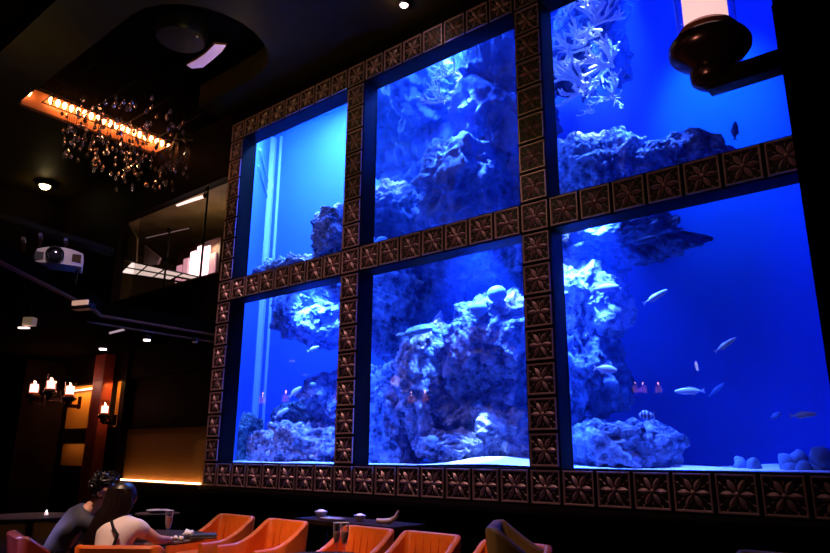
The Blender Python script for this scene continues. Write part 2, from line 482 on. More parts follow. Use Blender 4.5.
# lit window in the upstairs room
wl = thing('lit_window', 'glaring pinkish white window in the upstairs room', 'window', at(197, 264, 1, 1.2))
for k, (hgt, m_) in enumerate(((0.10, 'window_dim'), (0.22, 'window_dim'), (0.34, 'window_lit'), (0.42, 'window_lit'), (0.36, 'window_lit'), (0.15, 'window_dim'))):
    x0 = -0.85 + k * 0.27
    MB().box((x0, 0, -0.45), (x0 + 0.20, 0.03, hgt)).build('pane', m_, wl)
MB().box((-0.9, 0.035, -0.5), (0.80, 0.06, 0.5)).build('frame', 'wall_brown', wl)
# hanging grid of lit panels, seen from below
zg = 4.95
gA = at(121, 272, 2, zg); gB = at(126, 260, 2, zg); gC = at(192, 276, 2, zg); gD = at(190, 285, 2, zg)
# a rectangle in plan built between the mezzanine floor and the glass: rows along the glass
gr = thing('lit_shelf', 'long grid of six lit white panels beside the upstairs glass', 'light', (-3.1, 0.35, 5.02))
g0, g1, g2, g3 = [at(x, y, 1, 0.34) for x, y in ((120, 273), (124, 260), (194, 276), (188, 283))]
frm = MB()
def quad_pt(u, v):
    a = g0.lerp(g3, u); b = g1.lerp(g2, u)
    p = a.lerp(b, v)
    return Vector((p.x, 0.34 + v * 0.18, p.z)) - Vector((-3.1, 0.35, 5.02))
for i in range(4):
    for j in range(2):
        u0, u1 = i / 4 + 0.02, (i + 1) / 4 - 0.02
        v0, v1 = j / 2 + 0.05, (j + 1) / 2 - 0.05
        a, b, c, d = quad_pt(u0, v0), quad_pt(u1, v0), quad_pt(u1, v1), quad_pt(u0, v1)
        up = Vector((0, 0.02, 0.0))
        if i == 3 and j == 0: continue
        MB().add([a, b, c, d, a + up, b + up, c + up, d + up], [(0, 1, 2, 3), (7, 6, 5, 4), (0, 4, 5, 1), (1, 5, 6, 2), (2, 6, 7, 3), (3, 7, 4, 0)]).build('panel', 'panel_lit', gr, False)
for v in (0.0, 0.5, 1.0):
    frm.tube([quad_pt(0, v) + Vector((0, .02, 0)), quad_pt(1, v) + Vector((0, .02, 0))], 0.022, 6)
for i in range(5):
    frm.tube([quad_pt(i / 4, 0) + Vector((0, .02, 0)), quad_pt(i / 4, 1) + Vector((0, .02, 0))], 0.02, 6)
frm.build('frame', 'black', gr)
pp = [at(x, y, 1, 0.9) for x, y in ((144, 245), (160, 258), (157, 264), (144, 266))]
tp = MB().add([p for p in pp] + [p + Vector((0, 0.05, 0)) for p in pp], [(0, 1, 2, 3), (7, 6, 5, 4), (0, 4, 5, 1), (1, 5, 6, 2), (2, 6, 7, 3), (3, 7, 4, 0)]).build('partition_panel', mat('pink board', (0.55, 0.42, 0.46), 0.6), None, False)
tag(tp, 'pale pink angled board standing behind the upstairs lit panels', 'panel')
pp = [at(x, y, 1, 0.30) for x, y in ((120, 212), (137, 238), (136, 262), (120, 260))]
sl = MB().add([p for p in pp] + [p + Vector((0, 0.04, 0)) for p in pp], [(0, 1, 2, 3), (7, 6, 5, 4), (0, 4, 5, 1), (1, 5, 6, 2), (2, 6, 7, 3), (3, 7, 4, 0)]).build('curtain_panel', mat('olive curtain', (0.16, 0.12, 0.06), 0.7), None, False)
tag(sl, 'olive slanted panel at the left end of the upstairs glass', 'panel')
strip('linear_lamp', at(177, 205, 1, 0.6), at(205, 196, 1, 0.6), 0.035, 'led_white', 'pinkish linear lamp under the upstairs ceiling behind the glass', 'lamp')
strip('linear_lamp', at(146, 238, 1, 1.2), at(190, 228, 1, 1.2), 0.012, mat('dim strip', (0.4, 0.3, 0.35), 0.5, emit=(0.9, 0.55, 0.6), es=0.25), 'dim thin linear lamp halfway up the upstairs room', 'lamp')
point('upstairs glow', (-2.4, 1.2, 5.9), 34, (1.0, 0.68, 0.38), 0.2)
area('window glow', tuple(at(195, 262, 1, 1.15) + Vector((0, -0.1, 0.2))), tuple(at(195, 262, 1, 0.2)), 4, (1.0, 0.7, 0.8), 1.2, 0.9)

# ------------------------------------------------------------------ the aquarium
aq = thing('aquarium', 'huge two-storey aquarium in a bronze flower-tile frame', 'aquarium', (12 * T, 0, FZ0))
AO = Vector((12 * T, 0, FZ0))


def apart(name, mb, material, parent=None, smooth=True):
    mb.v = [p - AO for p in mb.v]
    return mb.build(name, material, parent or aq, smooth)


GY = 0.27
XTR = 10.6
TZ1 = 8.9
TD = 3.05
tl0, tl1 = Vector((-0.2, 0.32)), Vector((-2.95, TD))
apart('back_panel', MB().box((-3.1, TD, FZ0), (XTR, TD + 0.1, TZ1 + 0.6)), 'tank', smooth=False)
apart('side_panel', MB().prism([tuple(tl0), tuple(tl1), (tl1.x - 0.08, tl1.y), (tl0.x - 0.08, tl0.y)], FZ0, TZ1 + 0.6), 'tank', smooth=False)
apart('side_panel', MB().box((XTR, 0.30, FZ0), (XTR + 0.1, TD, TZ1 + 0.6)), 'tank', smooth=False)
apart('lid', MB().box((-3.1, 0.30, TZ1 + 0.6), (XTR, TD + 0.1, TZ1 + 0.7)), 'black', smooth=False)
apart('corner_seam', MB().tube([(tl1.x + 0.14, TD - 0.10, 1.2), (tl1.x + 0.14, TD - 0.10, TZ1 + 0.5)], 0.12, 8), 'acrylic')
apart('corner_seam', MB().tube([(tl1.x + 0.42, TD - 0.03, 1.2), (tl1.x + 0.42, TD - 0.03, TZ1 + 0.5)], 0.035, 8), 'acrylic')
for k, (za, zb) in enumerate(((8.15, 8.15), (7.75, 7.75))):
    apart('brace', MB().tube([(tl0.x + (tl1.x - tl0.x) * 0.45 + 0.05, tl0.y + (tl1.y - tl0.y) * 0.45, za), (tl1.x + 0.1, TD - 0.08, zb)], 0.02, 6), 'acrylic')
# sand
sb = MB()
nx, ny = 60, 14
for i in range(nx + 1):
    for j in range(ny + 1):
        y = 0.30 + (TD - 0.30) * j / ny
        xl = tl0.x + (tl1.x - tl0.x) * (y - tl0.y) / (tl1.y - tl0.y)
        x = xl + (XTR - xl) * i / nx
        z = 1.335 + 0.05 * (noise.noise(Vector((x * 0.9, y * 1.3, 3))) + 0.3) * min(1, j / 3) + 0.02 * j / ny + 0.10 * math.exp(-((x - 5.35) / 0.75) ** 2 - ((y - 0.75) / 0.4) ** 2)
        sb.v.append(Vector((x, y, z)))
for i in range(nx):
    for j in range(ny):
        a = i * (ny + 1) + j
        sb.f.append((a, a + ny + 1, a + ny + 2, a + 1))
so = apart('sand_bed', sb, 'sand'); so['kind'] = 'stuff'

# the six panes
for i in range(3):
    for j in range(2):
        x0, x1 = (8 * i + 0.5) * T, (8 * i + 7.5) * T
        z0, z1 = H + (8 * j + 0.5) * T, H + (8 * j + 7.5) * T
        apart('viewing_pane', MB().box((x0, GY, z0), (x1, GY + 0.02, z1)), 'glass', smooth=False)


def almond(length, width, height, mb, ang, r0, base, n=7):
    """ridged petal lying on the plane y = base and pointing away from the centre"""
    L = []; C_ = []; Rr = []
    ca, sa = math.cos(ang), math.sin(ang)
    for i in range(n + 1):
        t = i / n
        w = width / 2 * math.sin(PI * min(1, t * 0.94 + 0.03)) ** 0.8
        r = r0 + length * t
        hgt = height * math.sin(PI * min(1, t * 0.9 + 0.08))
        for arr, s, h_ in ((L, 1, 0), (C_, 0, hgt), (Rr, -1, 0)):
            arr.append((ca * r - sa * w * s, base - h_, sa * r + ca * w * s))
    fs = []
    m_ = n + 1
    for i in range(n):
        fs.append((i, i + 1, m_ + i + 1, m_ + i)); fs.append((m_ + i, m_ + i + 1, 2 * m_ + i + 1, 2 * m_ + i))
    mb.add(L + C_ + Rr, fs)


def tile_mb():
    mb = MB()
    g = 0.182
    # raised picture-frame border made of four bevelled bars
    for s in range(4):
        m4 = Matrix.Rotation(s * PI / 2, 3, 'Y')
        prof = [(-g, 0.0), (-g + 0.004, -0.024), (-g + 0.016, -0.024), (-g + 0.026, -0.006)]
        vs = []
        for (d, y) in prof:
            vs += [m4 @ Vector((d, y, d)), m4 @ Vector((-d, y, d))]
        mb.add(vs, [(0, 1, 3, 2), (2, 3, 5, 4), (4, 5, 7, 6)])
    for k in range(6):
        almond(0.126, 0.060, 0.034, mb, k * PI / 3, 0.024, -0.007)
        almond(0.044, 0.014, 0.008, mb, k * PI / 3 + PI / 6, 0.095, -0.007, 4)
    for k in range(4):
        almond(0.050, 0.016, 0.008, mb, PI / 4 + k * PI / 2 + 0.2, 0.150, -0.007, 4)
        almond(0.050, 0.016, 0.008, mb, PI / 4 + k * PI / 2 - 0.2, 0.150, -0.007, 4)
    mb.ball((0, -0.012, 0), (0.024, 0.020, 0.024), 12)
    # ground plate with real thickness
    return mb


tb = tile_mb()
tile_me = tb.mesh('rosette_tile', 'bronze')
# the ground of each tile is the darker second material
bm = bmesh.new(); bm.from_mesh(tile_me)
n0 = len(bm.faces)
bp = bmesh.ops.create_cube(bm, size=1, matrix=Matrix.Diagonal((0.366, 0.008, 0.366, 1)) @ Matrix.Translation((0, -0.45, 0)))
for f in bm.faces:
    if f.index >= n0 or f.index == -1: pass
bm.faces.ensure_lookup_table()
for f in bm.faces[n0:]: f.material_index = 1
bm.to_mesh(tile_me); bm.free()
tile_me.materials.append(M['bronze_dark'])


def pix(P):
    d = Vector(P) - CAM; z = d.dot(FW)
    return 415 + FOC * d.dot(R2) / z, 276.5 - FOC * d.dot(U2) / z, z


bars = {}
for u in (0, 8, 16, 24):
    for v0, v1 in ((0.5, 7.5), (8.5, 15.5)):
        pass
    bars[('p', u)] = apart('post', MB().box(((u - .5) * T, 0, FZ0 + T), ((u + .5) * T, GY + 0.03, FZ1 - T)), 'bar', smooth=False)
for v in (0, 8, 16):
    bars[('r', v)] = apart('rail', MB().box((FX0, 0.0, H + (v - .5) * T), (FX1, GY + 0.03, H + (v + .5) * T)), 'bar', smooth=False)
spots = []
for u in range(25):
    for v in (0, 8, 16): spots.append((u, v, ('r', v)))
for u in (0, 8, 16, 24):
    for v in range(1, 16):
        if v != 8: spots.append((u, v, ('p', u)))
ranked = []
for (u, v, k) in spots:
    x, y, z = pix((u * T, 0, H + v * T))
    vis = -20 < x < 850 and -20 < y < 575 and not (y < 330 and x > 792 + (y - 135) * 0.16)
    ranked.append((0 if vis else 1, z, u, v, k))
ranked.sort()
rest = MB()
for n_, (inv, z, u, v, k) in enumerate(ranked):
    loc = Vector((u * T, 0.0, H + v * T)) - AO
    if n_ < 100:
        o = link('rosette_tile', tile_me, bars[k]); o.location = loc
    else:
        rest.add([Vector(w.co) + loc + AO for w in tile_me.vertices], [tuple(p.vertices) for p in tile_me.polygons])
ro = apart('rosette_tile', rest, 'bronze'); ro['kind'] = 'stuff'
ro.data.materials.append(M['bronze_dark'])
npoly = len(tile_me.polygons)
for i, p in enumerate(ro.data.polygons):
    p.material_index = tile_me.polygons[i % npoly].material_index
apart('ledge', MB().box((FX0 - 0.03, -0.06, FZ0 - 0.05), (FX1 + 0.03, 0.1, FZ0 - 0.002)).box((FX0, -0.03, FZ0 - 0.10), (FX1, 0.1, FZ0 - 0.05)), 'bronze_dark', smooth=False)

# ------------------------------------------------------------------ water
wm = bpy.data.materials.new('blue water'); wm.use_nodes = True
nt = wm.node_tree; nt.nodes.clear()
out = nt.nodes.new('ShaderNodeOutputMaterial')
sc_ = nt.nodes.new('ShaderNodeVolumeScatter'); sc_.inputs['Color'].default_value = (0.05, 0.2, 1.0, 1); sc_.inputs['Density'].default_value = 0.055
sc_.inputs['Anisotropy'].default_value = 0.2
ab = nt.nodes.new('ShaderNodeVolumeAbsorption'); ab.inputs['Color'].default_value = (0.0, 0.25, 0.95, 1); ab.inputs['Density'].default_value = 0.10
ad = nt.nodes.new('ShaderNodeAddShader')
nt.links.new(sc_.outputs[0], ad.inputs[0]); nt.links.new(ab.outputs[0], ad.inputs[1]); nt.links.new(ad.outputs[0], out.inputs['Volume'])
wo = apart('water', MB().prism([(tl0.x + 0.02, 0.305), (tl1.x + 0.03, TD - 0.01), (XTR - 0.01, TD - 0.01), (XTR - 0.01, 0.305)], 1.0, TZ1), wm, smooth=False); wo['kind'] = 'stuff'


# ------------------------------------------------------------------ reef rocks
def rock(px_, py_, pw, ph, Y, seed, label, material='rock', dep=0.8, rough=0.5, sub=6, freq=1.0):
    """rock centred on the photo pixel at depth Y, pw x ph pixels wide and high"""
    Y = min(Y + 0.30, 2.6)
    c = at(px_, py_, 1, Y)
    s = mpp(c)
    # width in world X: the picture plane is turned against the tank
    rx = pw * s / 2 * 1.22; rz = ph * s / 2 * 0.98
    ry = min(dep, max(rx, rz))
    bm = bmesh.new()
    bmesh.ops.create_icosphere(bm, subdivisions=sub, radius=1)
    off = Vector((seed * 7.3, seed * 3.1, seed * 1.7))
    for v in bm.verts:
        n = v.co.normalized()
        p = Vector((n.x * rx, n.y * ry, n.z * rz))
        q = p * freq + off
        k3 = q * 2.3
        q = q + 0.18 * Vector((noise.noise(k3), noise.noise(k3 + Vector((31.4, 7.7, 1.3))), noise.noise(k3 + Vector((5.1, 47.2, 19.8)))))
        big = noise.fractal(q * 1.5, 0.9, 2.1, 5)
        rid = 1 - abs(noise.noise(q * 3.6)) * 2
        fine = noise.fractal(q * 8.0, 0.7, 2.0, 4)
        cell = noise.voronoi(q * 4.2)[0][0]
        d = 1 + rough * (0.9 * big + 0.16 * rid) - 0.55 * rough * max(0, 0.34 - cell)
        w = p * d + n * (0.075 * fine + 0.035 * rid)
        # keep it inside the tank
        w.y = max(w.y, 0.62 - c.y + 0.25 * (w.y - 0.62 + c.y)) if w.y < 0.62 - c.y else w.y; w.y = max(w.y, 0.36 - c.y); w.y = min(w.y, TD - 0.05 - c.y)
        v.co = w
    me = bpy.data.meshes.new('reef_rock'); bm.to_mesh(me); bm.free()
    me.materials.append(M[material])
    for p in me.polygons: p.use_smooth = True
    o = link('reef_rock', me); o.location = c
    return tag(o, label, 'rock', 'rocks of the reef in the tank')


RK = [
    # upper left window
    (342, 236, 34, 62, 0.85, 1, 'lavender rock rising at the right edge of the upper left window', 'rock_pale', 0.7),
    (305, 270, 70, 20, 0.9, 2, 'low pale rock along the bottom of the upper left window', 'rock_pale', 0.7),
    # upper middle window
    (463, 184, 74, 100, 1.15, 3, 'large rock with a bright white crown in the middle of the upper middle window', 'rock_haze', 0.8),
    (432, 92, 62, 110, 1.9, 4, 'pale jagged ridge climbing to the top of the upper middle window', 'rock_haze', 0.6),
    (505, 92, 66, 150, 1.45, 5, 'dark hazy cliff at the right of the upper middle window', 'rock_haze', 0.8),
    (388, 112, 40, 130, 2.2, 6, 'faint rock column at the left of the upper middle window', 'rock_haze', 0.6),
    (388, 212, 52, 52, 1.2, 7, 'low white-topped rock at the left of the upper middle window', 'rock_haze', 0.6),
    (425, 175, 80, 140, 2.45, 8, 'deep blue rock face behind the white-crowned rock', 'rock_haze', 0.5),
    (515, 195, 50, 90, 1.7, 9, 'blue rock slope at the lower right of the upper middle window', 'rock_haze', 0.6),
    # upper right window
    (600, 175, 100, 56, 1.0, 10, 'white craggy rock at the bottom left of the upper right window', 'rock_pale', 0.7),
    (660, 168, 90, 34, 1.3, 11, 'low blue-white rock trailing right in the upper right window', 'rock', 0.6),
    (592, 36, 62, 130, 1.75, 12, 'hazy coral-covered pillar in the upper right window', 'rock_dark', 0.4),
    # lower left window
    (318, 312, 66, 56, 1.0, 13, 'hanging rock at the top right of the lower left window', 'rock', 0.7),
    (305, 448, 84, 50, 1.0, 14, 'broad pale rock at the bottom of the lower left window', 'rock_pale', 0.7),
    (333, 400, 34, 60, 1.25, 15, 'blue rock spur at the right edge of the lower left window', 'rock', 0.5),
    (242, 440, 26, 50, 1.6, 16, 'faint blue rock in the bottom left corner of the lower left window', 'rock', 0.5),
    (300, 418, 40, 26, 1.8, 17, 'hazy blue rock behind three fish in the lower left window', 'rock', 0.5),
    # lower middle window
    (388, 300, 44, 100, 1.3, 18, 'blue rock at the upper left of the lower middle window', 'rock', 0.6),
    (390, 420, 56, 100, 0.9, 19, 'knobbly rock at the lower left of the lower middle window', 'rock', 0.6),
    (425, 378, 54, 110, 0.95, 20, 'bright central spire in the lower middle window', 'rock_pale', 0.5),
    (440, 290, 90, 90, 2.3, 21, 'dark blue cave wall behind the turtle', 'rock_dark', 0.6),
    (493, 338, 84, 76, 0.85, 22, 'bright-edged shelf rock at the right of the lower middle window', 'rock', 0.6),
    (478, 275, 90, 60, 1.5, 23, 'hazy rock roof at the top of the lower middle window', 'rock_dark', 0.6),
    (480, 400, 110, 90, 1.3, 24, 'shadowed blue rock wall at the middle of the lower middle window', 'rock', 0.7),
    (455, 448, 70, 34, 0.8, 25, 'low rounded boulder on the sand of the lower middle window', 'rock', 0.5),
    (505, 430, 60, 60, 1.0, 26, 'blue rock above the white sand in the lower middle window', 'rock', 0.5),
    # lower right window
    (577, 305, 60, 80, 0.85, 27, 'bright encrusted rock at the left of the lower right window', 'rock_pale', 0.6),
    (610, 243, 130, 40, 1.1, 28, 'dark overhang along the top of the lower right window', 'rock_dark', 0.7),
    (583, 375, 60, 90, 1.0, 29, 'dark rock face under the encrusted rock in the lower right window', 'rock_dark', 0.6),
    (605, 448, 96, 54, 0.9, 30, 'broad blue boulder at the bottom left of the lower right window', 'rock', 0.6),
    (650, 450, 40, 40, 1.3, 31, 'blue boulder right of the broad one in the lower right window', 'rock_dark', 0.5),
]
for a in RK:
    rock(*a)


def coral_clump(px_, py_, w, h, Y, seed, label, n=6, material='coral_blue'):
    rr = random.Random(seed)
    c = at(px_, py_, 1, Y); s = mpp(c)
    mb = MB()
    for k in range(n):
        x = (rr.random() - .5) * w * s; z = (rr.random() - .6) * h * s * 0.7; r = s * h * (0.22 + 0.16 * rr.random())
        mb.ball((x, (rr.random() - .5) * 0.3, z), (r, r, r * 1.1), 14)
    me = mb.mesh('coral_clump', material)
    for v in me.vertices:
        v.co += v.co.normalized() * 0.05 * noise.noise(v.co * 9 + Vector((seed, 0, 0)))
    o = link('coral_clump', me); o.location = c
    return tag(o, label, 'coral')


coral_clump(747, 463, 26, 22, 0.8, 3, 'small rounded blue coral at the bottom of the lower right window', 4)
coral_clump(806, 461, 44, 28, 0.8, 4, 'larger lumpy blue coral at the bottom right corner of the tank', 8)
for (x, y, r, Y, lab) in ((497, 294, 9, 0.72, 'pale dome coral on top of the bright-edged shelf rock'), (479, 309, 8, 0.62, 'small round coral left of the dome coral on the shelf rock'),
                          (299, 300, 6.5, 0.7, 'pale round coral on the hanging rock of the lower left window'), (382, 242, 6, 0.7, 'small round coral at the bottom left of the upper middle window'),
                          (432, 441, 6, 0.62, 'flat round coral on the boulder of the lower middle window'), (313, 385, 3, 0.8, 'tiny pale round coral on the spur of the lower left window')):
    c = at(x, y, 1, Y); s = mpp(c)
    o = MB().ball((0, 0, 0), (r * s * 1.15, r * s, r * s * 0.95), 20).build('dome_coral', 'brain'); o.location = c
    tag(o, lab, 'coral')


def branch_coral(px_, py_, size, Y, seed, label, nb=9):
    rr = random.Random(seed)
    c = at(px_, py_, 1, Y); s = mpp(c) * size
    mb = MB()

    def grow(p, d, L, r, depth):
        pts = [p]; q = p.copy(); dd = d.copy()
        for k in range(4):
            dd = (dd + Vector((rr.uniform(-.35, .35), rr.uniform(-.3, .2), rr.uniform(-.3, .35)))).normalized()
            q = q + dd * L / 4; pts.append(q.copy())
            if depth > 0 and rr.random() < 0.6:
                nd = (dd + Vector((rr.uniform(-.9, .9), rr.uniform(-.5, .2), rr.uniform(-.7, .8)))).normalized()
                grow(q.copy(), nd, L * 0.62, r * 0.8, depth - 1)
        mb.tube(pts, [r, r * .95, r * .9, r * .8, r * .55], 6)
    for k in range(nb):
        a = rr.uniform(0, 2 * PI)
        d = Vector((math.cos(a), -0.3, math.sin(a) * 0.9))
        grow(Vector((rr.uniform(-.15, .15) * s, 0, rr.uniform(-.1, .1) * s)), d, s * 0.55, s * 0.045, 2)
    for v in mb.v:
        v.y = max(v.y, 0.33 - c.y)
    o = mb.build('branching_coral', 'coral'); o.location = c
    return tag(o, label, 'coral', 'branching corals on the pillar')


branch_coral(582, 84, 46, 0.85, 11, 'big white branching coral low on the coral-covered pillar')
branch_coral(610, 66, 42, 0.95, 12, 'white branching coral on the right side of the coral-covered pillar')
branch_coral(594, 24, 44, 1.0, 13, 'hazy branching coral at the top of the coral-covered pillar')
branch_coral(568, 14, 22, 0.9, 14, 'small branching coral at the top left corner of the upper right window', 6)
branch_coral(572, 50, 32, 0.95, 21, 'pale branching coral at the left edge of the coral-covered pillar')
branch_coral(612, 96, 26, 0.95, 22, 'pale branching coral at the lower right of the coral-covered pillar')
branch_coral(586, 112, 13, 0.75, 15, 'small separate branching coral under the big white one', 5)
branch_coral(450, 72, 26, 1.15, 16, 'white branching coral along the ridge of the upper middle window', 6)
branch_coral(440, 100, 24, 1.15, 17, 'white branching coral just above the white-crowned rock', 6)

# ------------------------------------------------------------------ fish
def fish_me(L, hgt, material, stripes=False):
    mb = MB(); n = 14; k_ = 12
    vs = []; fs = []
    for i in range(n + 1):
        t = i / n
        x = L * (0.5 - t * 0.86)
        w = hgt / 2 * (math.sin(PI * (t * 0.93 + 0.035)) ** 0.75) * (1 - 0.25 * t)
        for k in range(k_):
            a = 2 * PI * k / k_
            vs.append((x, w * 0.42 * math.cos(a), w * math.sin(a)))
    for i in range(n):
        for k in range(k_):
            fs.append((i * k_ + k, i * k_ + (k + 1) % k_, (i + 1) * k_ + (k + 1) % k_, (i + 1) * k_ + k))
    fs.append(tuple(range(k_))); fs.append(tuple(n * k_ + k for k in range(k_))[::-1])
    mb.add(vs, fs)

    def fin(pts, th):
        m_ = len(pts)
        mb.add([(p[0], -th, p[1]) for p in pts] + [(p[0], th, p[1]) for p in pts],
               [tuple(range(m_)), tuple(range(2 * m_ - 1, m_ - 1, -1))] + [(i, m_ + i, m_ + (i + 1) % m_, (i + 1) % m_) for i in range(m_)])
    fin([(-0.33 * L, 0.04 * hgt), (-0.5 * L, 0.36 * hgt), (-0.44 * L, 0), (-0.5 * L, -0.36 * hgt), (-0.33 * L, -0.04 * hgt)], 0.006)
    fin([(0.18 * L, 0.40 * hgt), (0.02 * L, 0.60 * hgt), (-0.24 * L, 0.34 * hgt), (-0.2 * L, 0.2 * hgt)], 0.005)
    fin([(0.0, -0.42 * hgt), (-0.12 * L, -0.58 * hgt), (-0.24 * L, -0.30 * hgt)], 0.005)
    me = mb.mesh('fish', material)
    if stripes:
        me.materials.append(M['fish_dark'])
        for p in me.polygons:
            if int((p.center.x / L + 0.5) * 9) % 2: p.material_index = 1
    return me


FISH = [
    (604, 288, 30, 9, 5, 1, 0.62, 'fish', 'pale plump fish facing right beside the encrusted rock'),
    (655, 297, 30, 7, 28, 1, 0.7, 'fish', 'white slim fish swimming up to the right in the lower right window'),
    (605, 369, 24, 10, -8, 1, 0.62, 'fish', 'pale blue fish facing right under the encrusted rock'),
    (725, 345, 27, 6, 32, 1, 0.9, 'fish', 'slim blue fish slanting up to the right, right of the tank middle'),
    (690, 391, 30, 8, 0, -1, 1.0, 'fish', 'broad blue fish facing left low in the lower right window'),
    (716, 390, 22, 5, 40, 1, 1.8, 'fish_dark', 'dim thin fish tilted up just right of the broad blue fish'),
    (803, 415, 26, 7, 4, 1, 0.9, 'fish', 'pale fish near the right end of the lower right window'),
    (775, 416, 14, 6, 30, 1, 1.8, 'fish_dark', 'faint dark fish left of the pale fish at the right end'),
    (647, 415, 16, 11, 0, -1, 0.7, 'stripe', 'small black and white striped fish over the boulder'),
    (645, 239, 24, 5, 10, 1, 0.7, 'fish_dark', 'thin dim fish under the dark overhang'),
    (628, 312, 12, 5, -60, 1, 1.6, 'fish_dark', 'small faint fish diving left of the slim white fish'),
    (735, 131, 22, 7, 84, 1, 1.2, 'fish_dark', 'dark fish hanging upright in the upper right window'),
    (295, 392, 17, 6, 42, 1, 0.7, 'fish', 'topmost of the three slanting pale fish in the lower left window'),
    (281, 413, 17, 6, 36, 1, 0.7, 'fish', 'middle one of the three slanting pale fish in the lower left window'),
    (296, 426, 16, 5, 28, 1, 0.7, 'fish', 'lowest of the three slanting pale fish in the lower left window'),
    (313, 349, 14, 5, 25, 1, 0.75, 'fish', 'small blue fish under the hanging rock'),
    (270, 453, 10, 6, 10, -1, 0.6, 'fish', 'pale fish by the sand left of the broad pale rock'),
]
for (x, y, Lp, hp, ang, sgn, Y, kind, lab) in FISH:
    c = at(x, y, 1, Y); s = mpp(c)
    me = fish_me(Lp * s * 0.95, hp * s * 0.98, 'fish' if kind == 'stripe' else kind, kind == 'stripe')
    o = link('fish', me); o.location = c
    # bodies lie across the line of sight
    d = (c - CAM); hd = math.atan2(d.y, d.x) - PI / 2
    rot = Matrix.Rotation(hd, 3, 'Z') @ Matrix.Rotation(-R(ang), 3, 'Y')
    if sgn < 0: rot = rot @ Matrix.Rotation(PI, 3, 'Z')
    o.rotation_euler = rot.to_euler()
    tag(o, lab, 'fish', 'fish in the tank')

# the turtle resting on the central spire
c = at(421, 331, 1, 0.62); s = mpp(c)
tt = thing('sea_turtle', 'sea turtle gliding left above the bright central spire', 'turtle', c, math.atan2((c - CAM).y, (c - CAM).x) - PI / 2)
sh = MB().ball((0, 0, 0), (17 * s, 10 * s, 6.5 * s), 20)
for v in sh.v:
    if v.z < 0: v.z *= 0.45
    v.z += (v.x / (17 * s)) * 3.5 * s
sh.build('shell', 'turtle', tt)
hb = MB().tube([(-15 * s, 0, -3.5 * s), (-19 * s, 0, -4.2 * s), (-22 * s, 0, -4.5 * s), (-25 * s, 0, -5.2 * s)], [2.4 * s, 2.2 * s, 2.6 * s, 1.2 * s], 10)
hb.build('head', 'turtle', tt)
for sx, sy2, lx in ((-10, -9, -5), (-8, 9, -4), (12, -8, 8), (13, 7, 9)):
    MB().tube([(sx * s, sy2 * s * .7, 0), ((sx + lx * .5) * s, sy2 * 1.4 * s, -3 * s), ((sx + lx) * s, sy2 * 2.0 * s, -5 * s)], [2.4 * s, 2.2 * s, 0.7 * s], 8).build('flipper', 'turtle', tt)

# ------------------------------------------------------------------ tank lamps
B = (0.04, 0.22, 1.0)
W = (0.045, 0.14, 1.0)
area('tank lamp left', (-0.3, 1.35, 9.35), (-0.5, 1.7, 2), 1900, (0.13, 0.42, 1.0), 3.6, 0.8)
area('tank lamp middle', (4.6, 1.0, 9.2), (4.4, 1.0, 2), 1300, (0.03, 0.12, 1.0), 2.8, 1.0)
area('tank lamp right', (7.8, 1.2, 9.2), (7.8, 1.7, 2), 110, (0.002, 0.03, 1.0), 3.2, 1.4)
spot('tank wall lamp', (7.9, 1.2, 9.1), (7.9, 3.0, 6.6), 2300, (0.012, 0.24, 1.0), 44, 1.0, 0.2)
for (x, y, pw) in ((648, 390, 150), (812, 260, 230)):
    q = at(x, y, 1, 2.9)
    spot('tank column lamp', (q.x, 2.1, 9.1), (q.x, 2.9, 3.0), pw * 9, (0.002, 0.045, 1.0), 17, 0.9, 0.2)
for (x, y, z, tx, ty, tz, pw, sz) in ((0.9, 0.6, 7.3, 1.2, 1.4, 2.0, 1600, 60), (4.9, 0.55, 7.3, 4.5, 1.2, 4.6, 2600, 50), (7.6, 0.6, 7.4, 7.0, 1.1, 4.5, 2600, 50),
                                      (5.2, 0.45, 4.5, 4.9, 0.9, 2.0, 3400, 90), (6.9, 0.45, 4.5, 6.9, 1.0, 3.0, 3400, 80), (1.6, 0.45, 4.5, 2.0, 1.0, 1.8, 3400, 90)):
    spot('tank spot', (x, y, z), (tx, ty, tz), pw, W, sz, 0.6, 0.1)
WH = (0.26, 0.42, 1.0)


def crown(px_, py_, Y, up_, power, size=30):  # unseen narrow spots added for white highlights on the rock tops
    t_ = at(px_, py_, 1, Y)
    spot('added crown highlight', (t_.x + 0.12, max(0.42, Y - 0.22), t_.z + up_), tuple(t_), power, WH, size, 0.9, 0.06)


crown(462, 150, 1.25, 2.3, 4200, 24)
crown(390, 190, 1.3, 2.0, 1500, 24)
crown(452, 85, 1.9, 1.4, 900, 30)
crown(292, 314, 1.0, 1.2, 420, 40)
crown(305, 432, 1.1, 1.7, 2200, 50)
crown(512, 300, 1.0, 0.75, 330, 50)
crown(430, 345, 1.0, 0.9, 260, 40)
crown(577, 285, 1.0, 1.2, 600, 36)
crown(600, 150, 1.1, 1.6, 2600, 44)
crown(590, 70, 0.9, 1.1, 500, 50)
crown(325, 225, 1.0, 1.9, 1500, 34)
crown(480, 458, 0.7, 0.8, 320, 60)
# unseen blue area lights added behind the frame to fill the rock fronts
for (x, z, tx, L_, pw) in ((3.2, 6.0, 3.6, 2.6, 16), (6.4, 6.0, 6.9, 2.6, 10), (3.2, 2.8, 3.6, 2.6, 22), (6.4, 2.8, 6.5, 2.6, 30)):
    area('added blue fill', (x, 0.34, z), (tx, 1.5, z), pw, (0.02, 0.09, 1.0), 0.25, L_)
for (x, z, L_, pw) in ((4.8, 4.33, 2.4, 36), (1.6, 4.33, 2.4, 36)):
    area('added blue fill', (x, 0.36, z), (x, 1.3, z - 0.9), pw, (0.02, 0.09, 1.0), L_, 0.25)

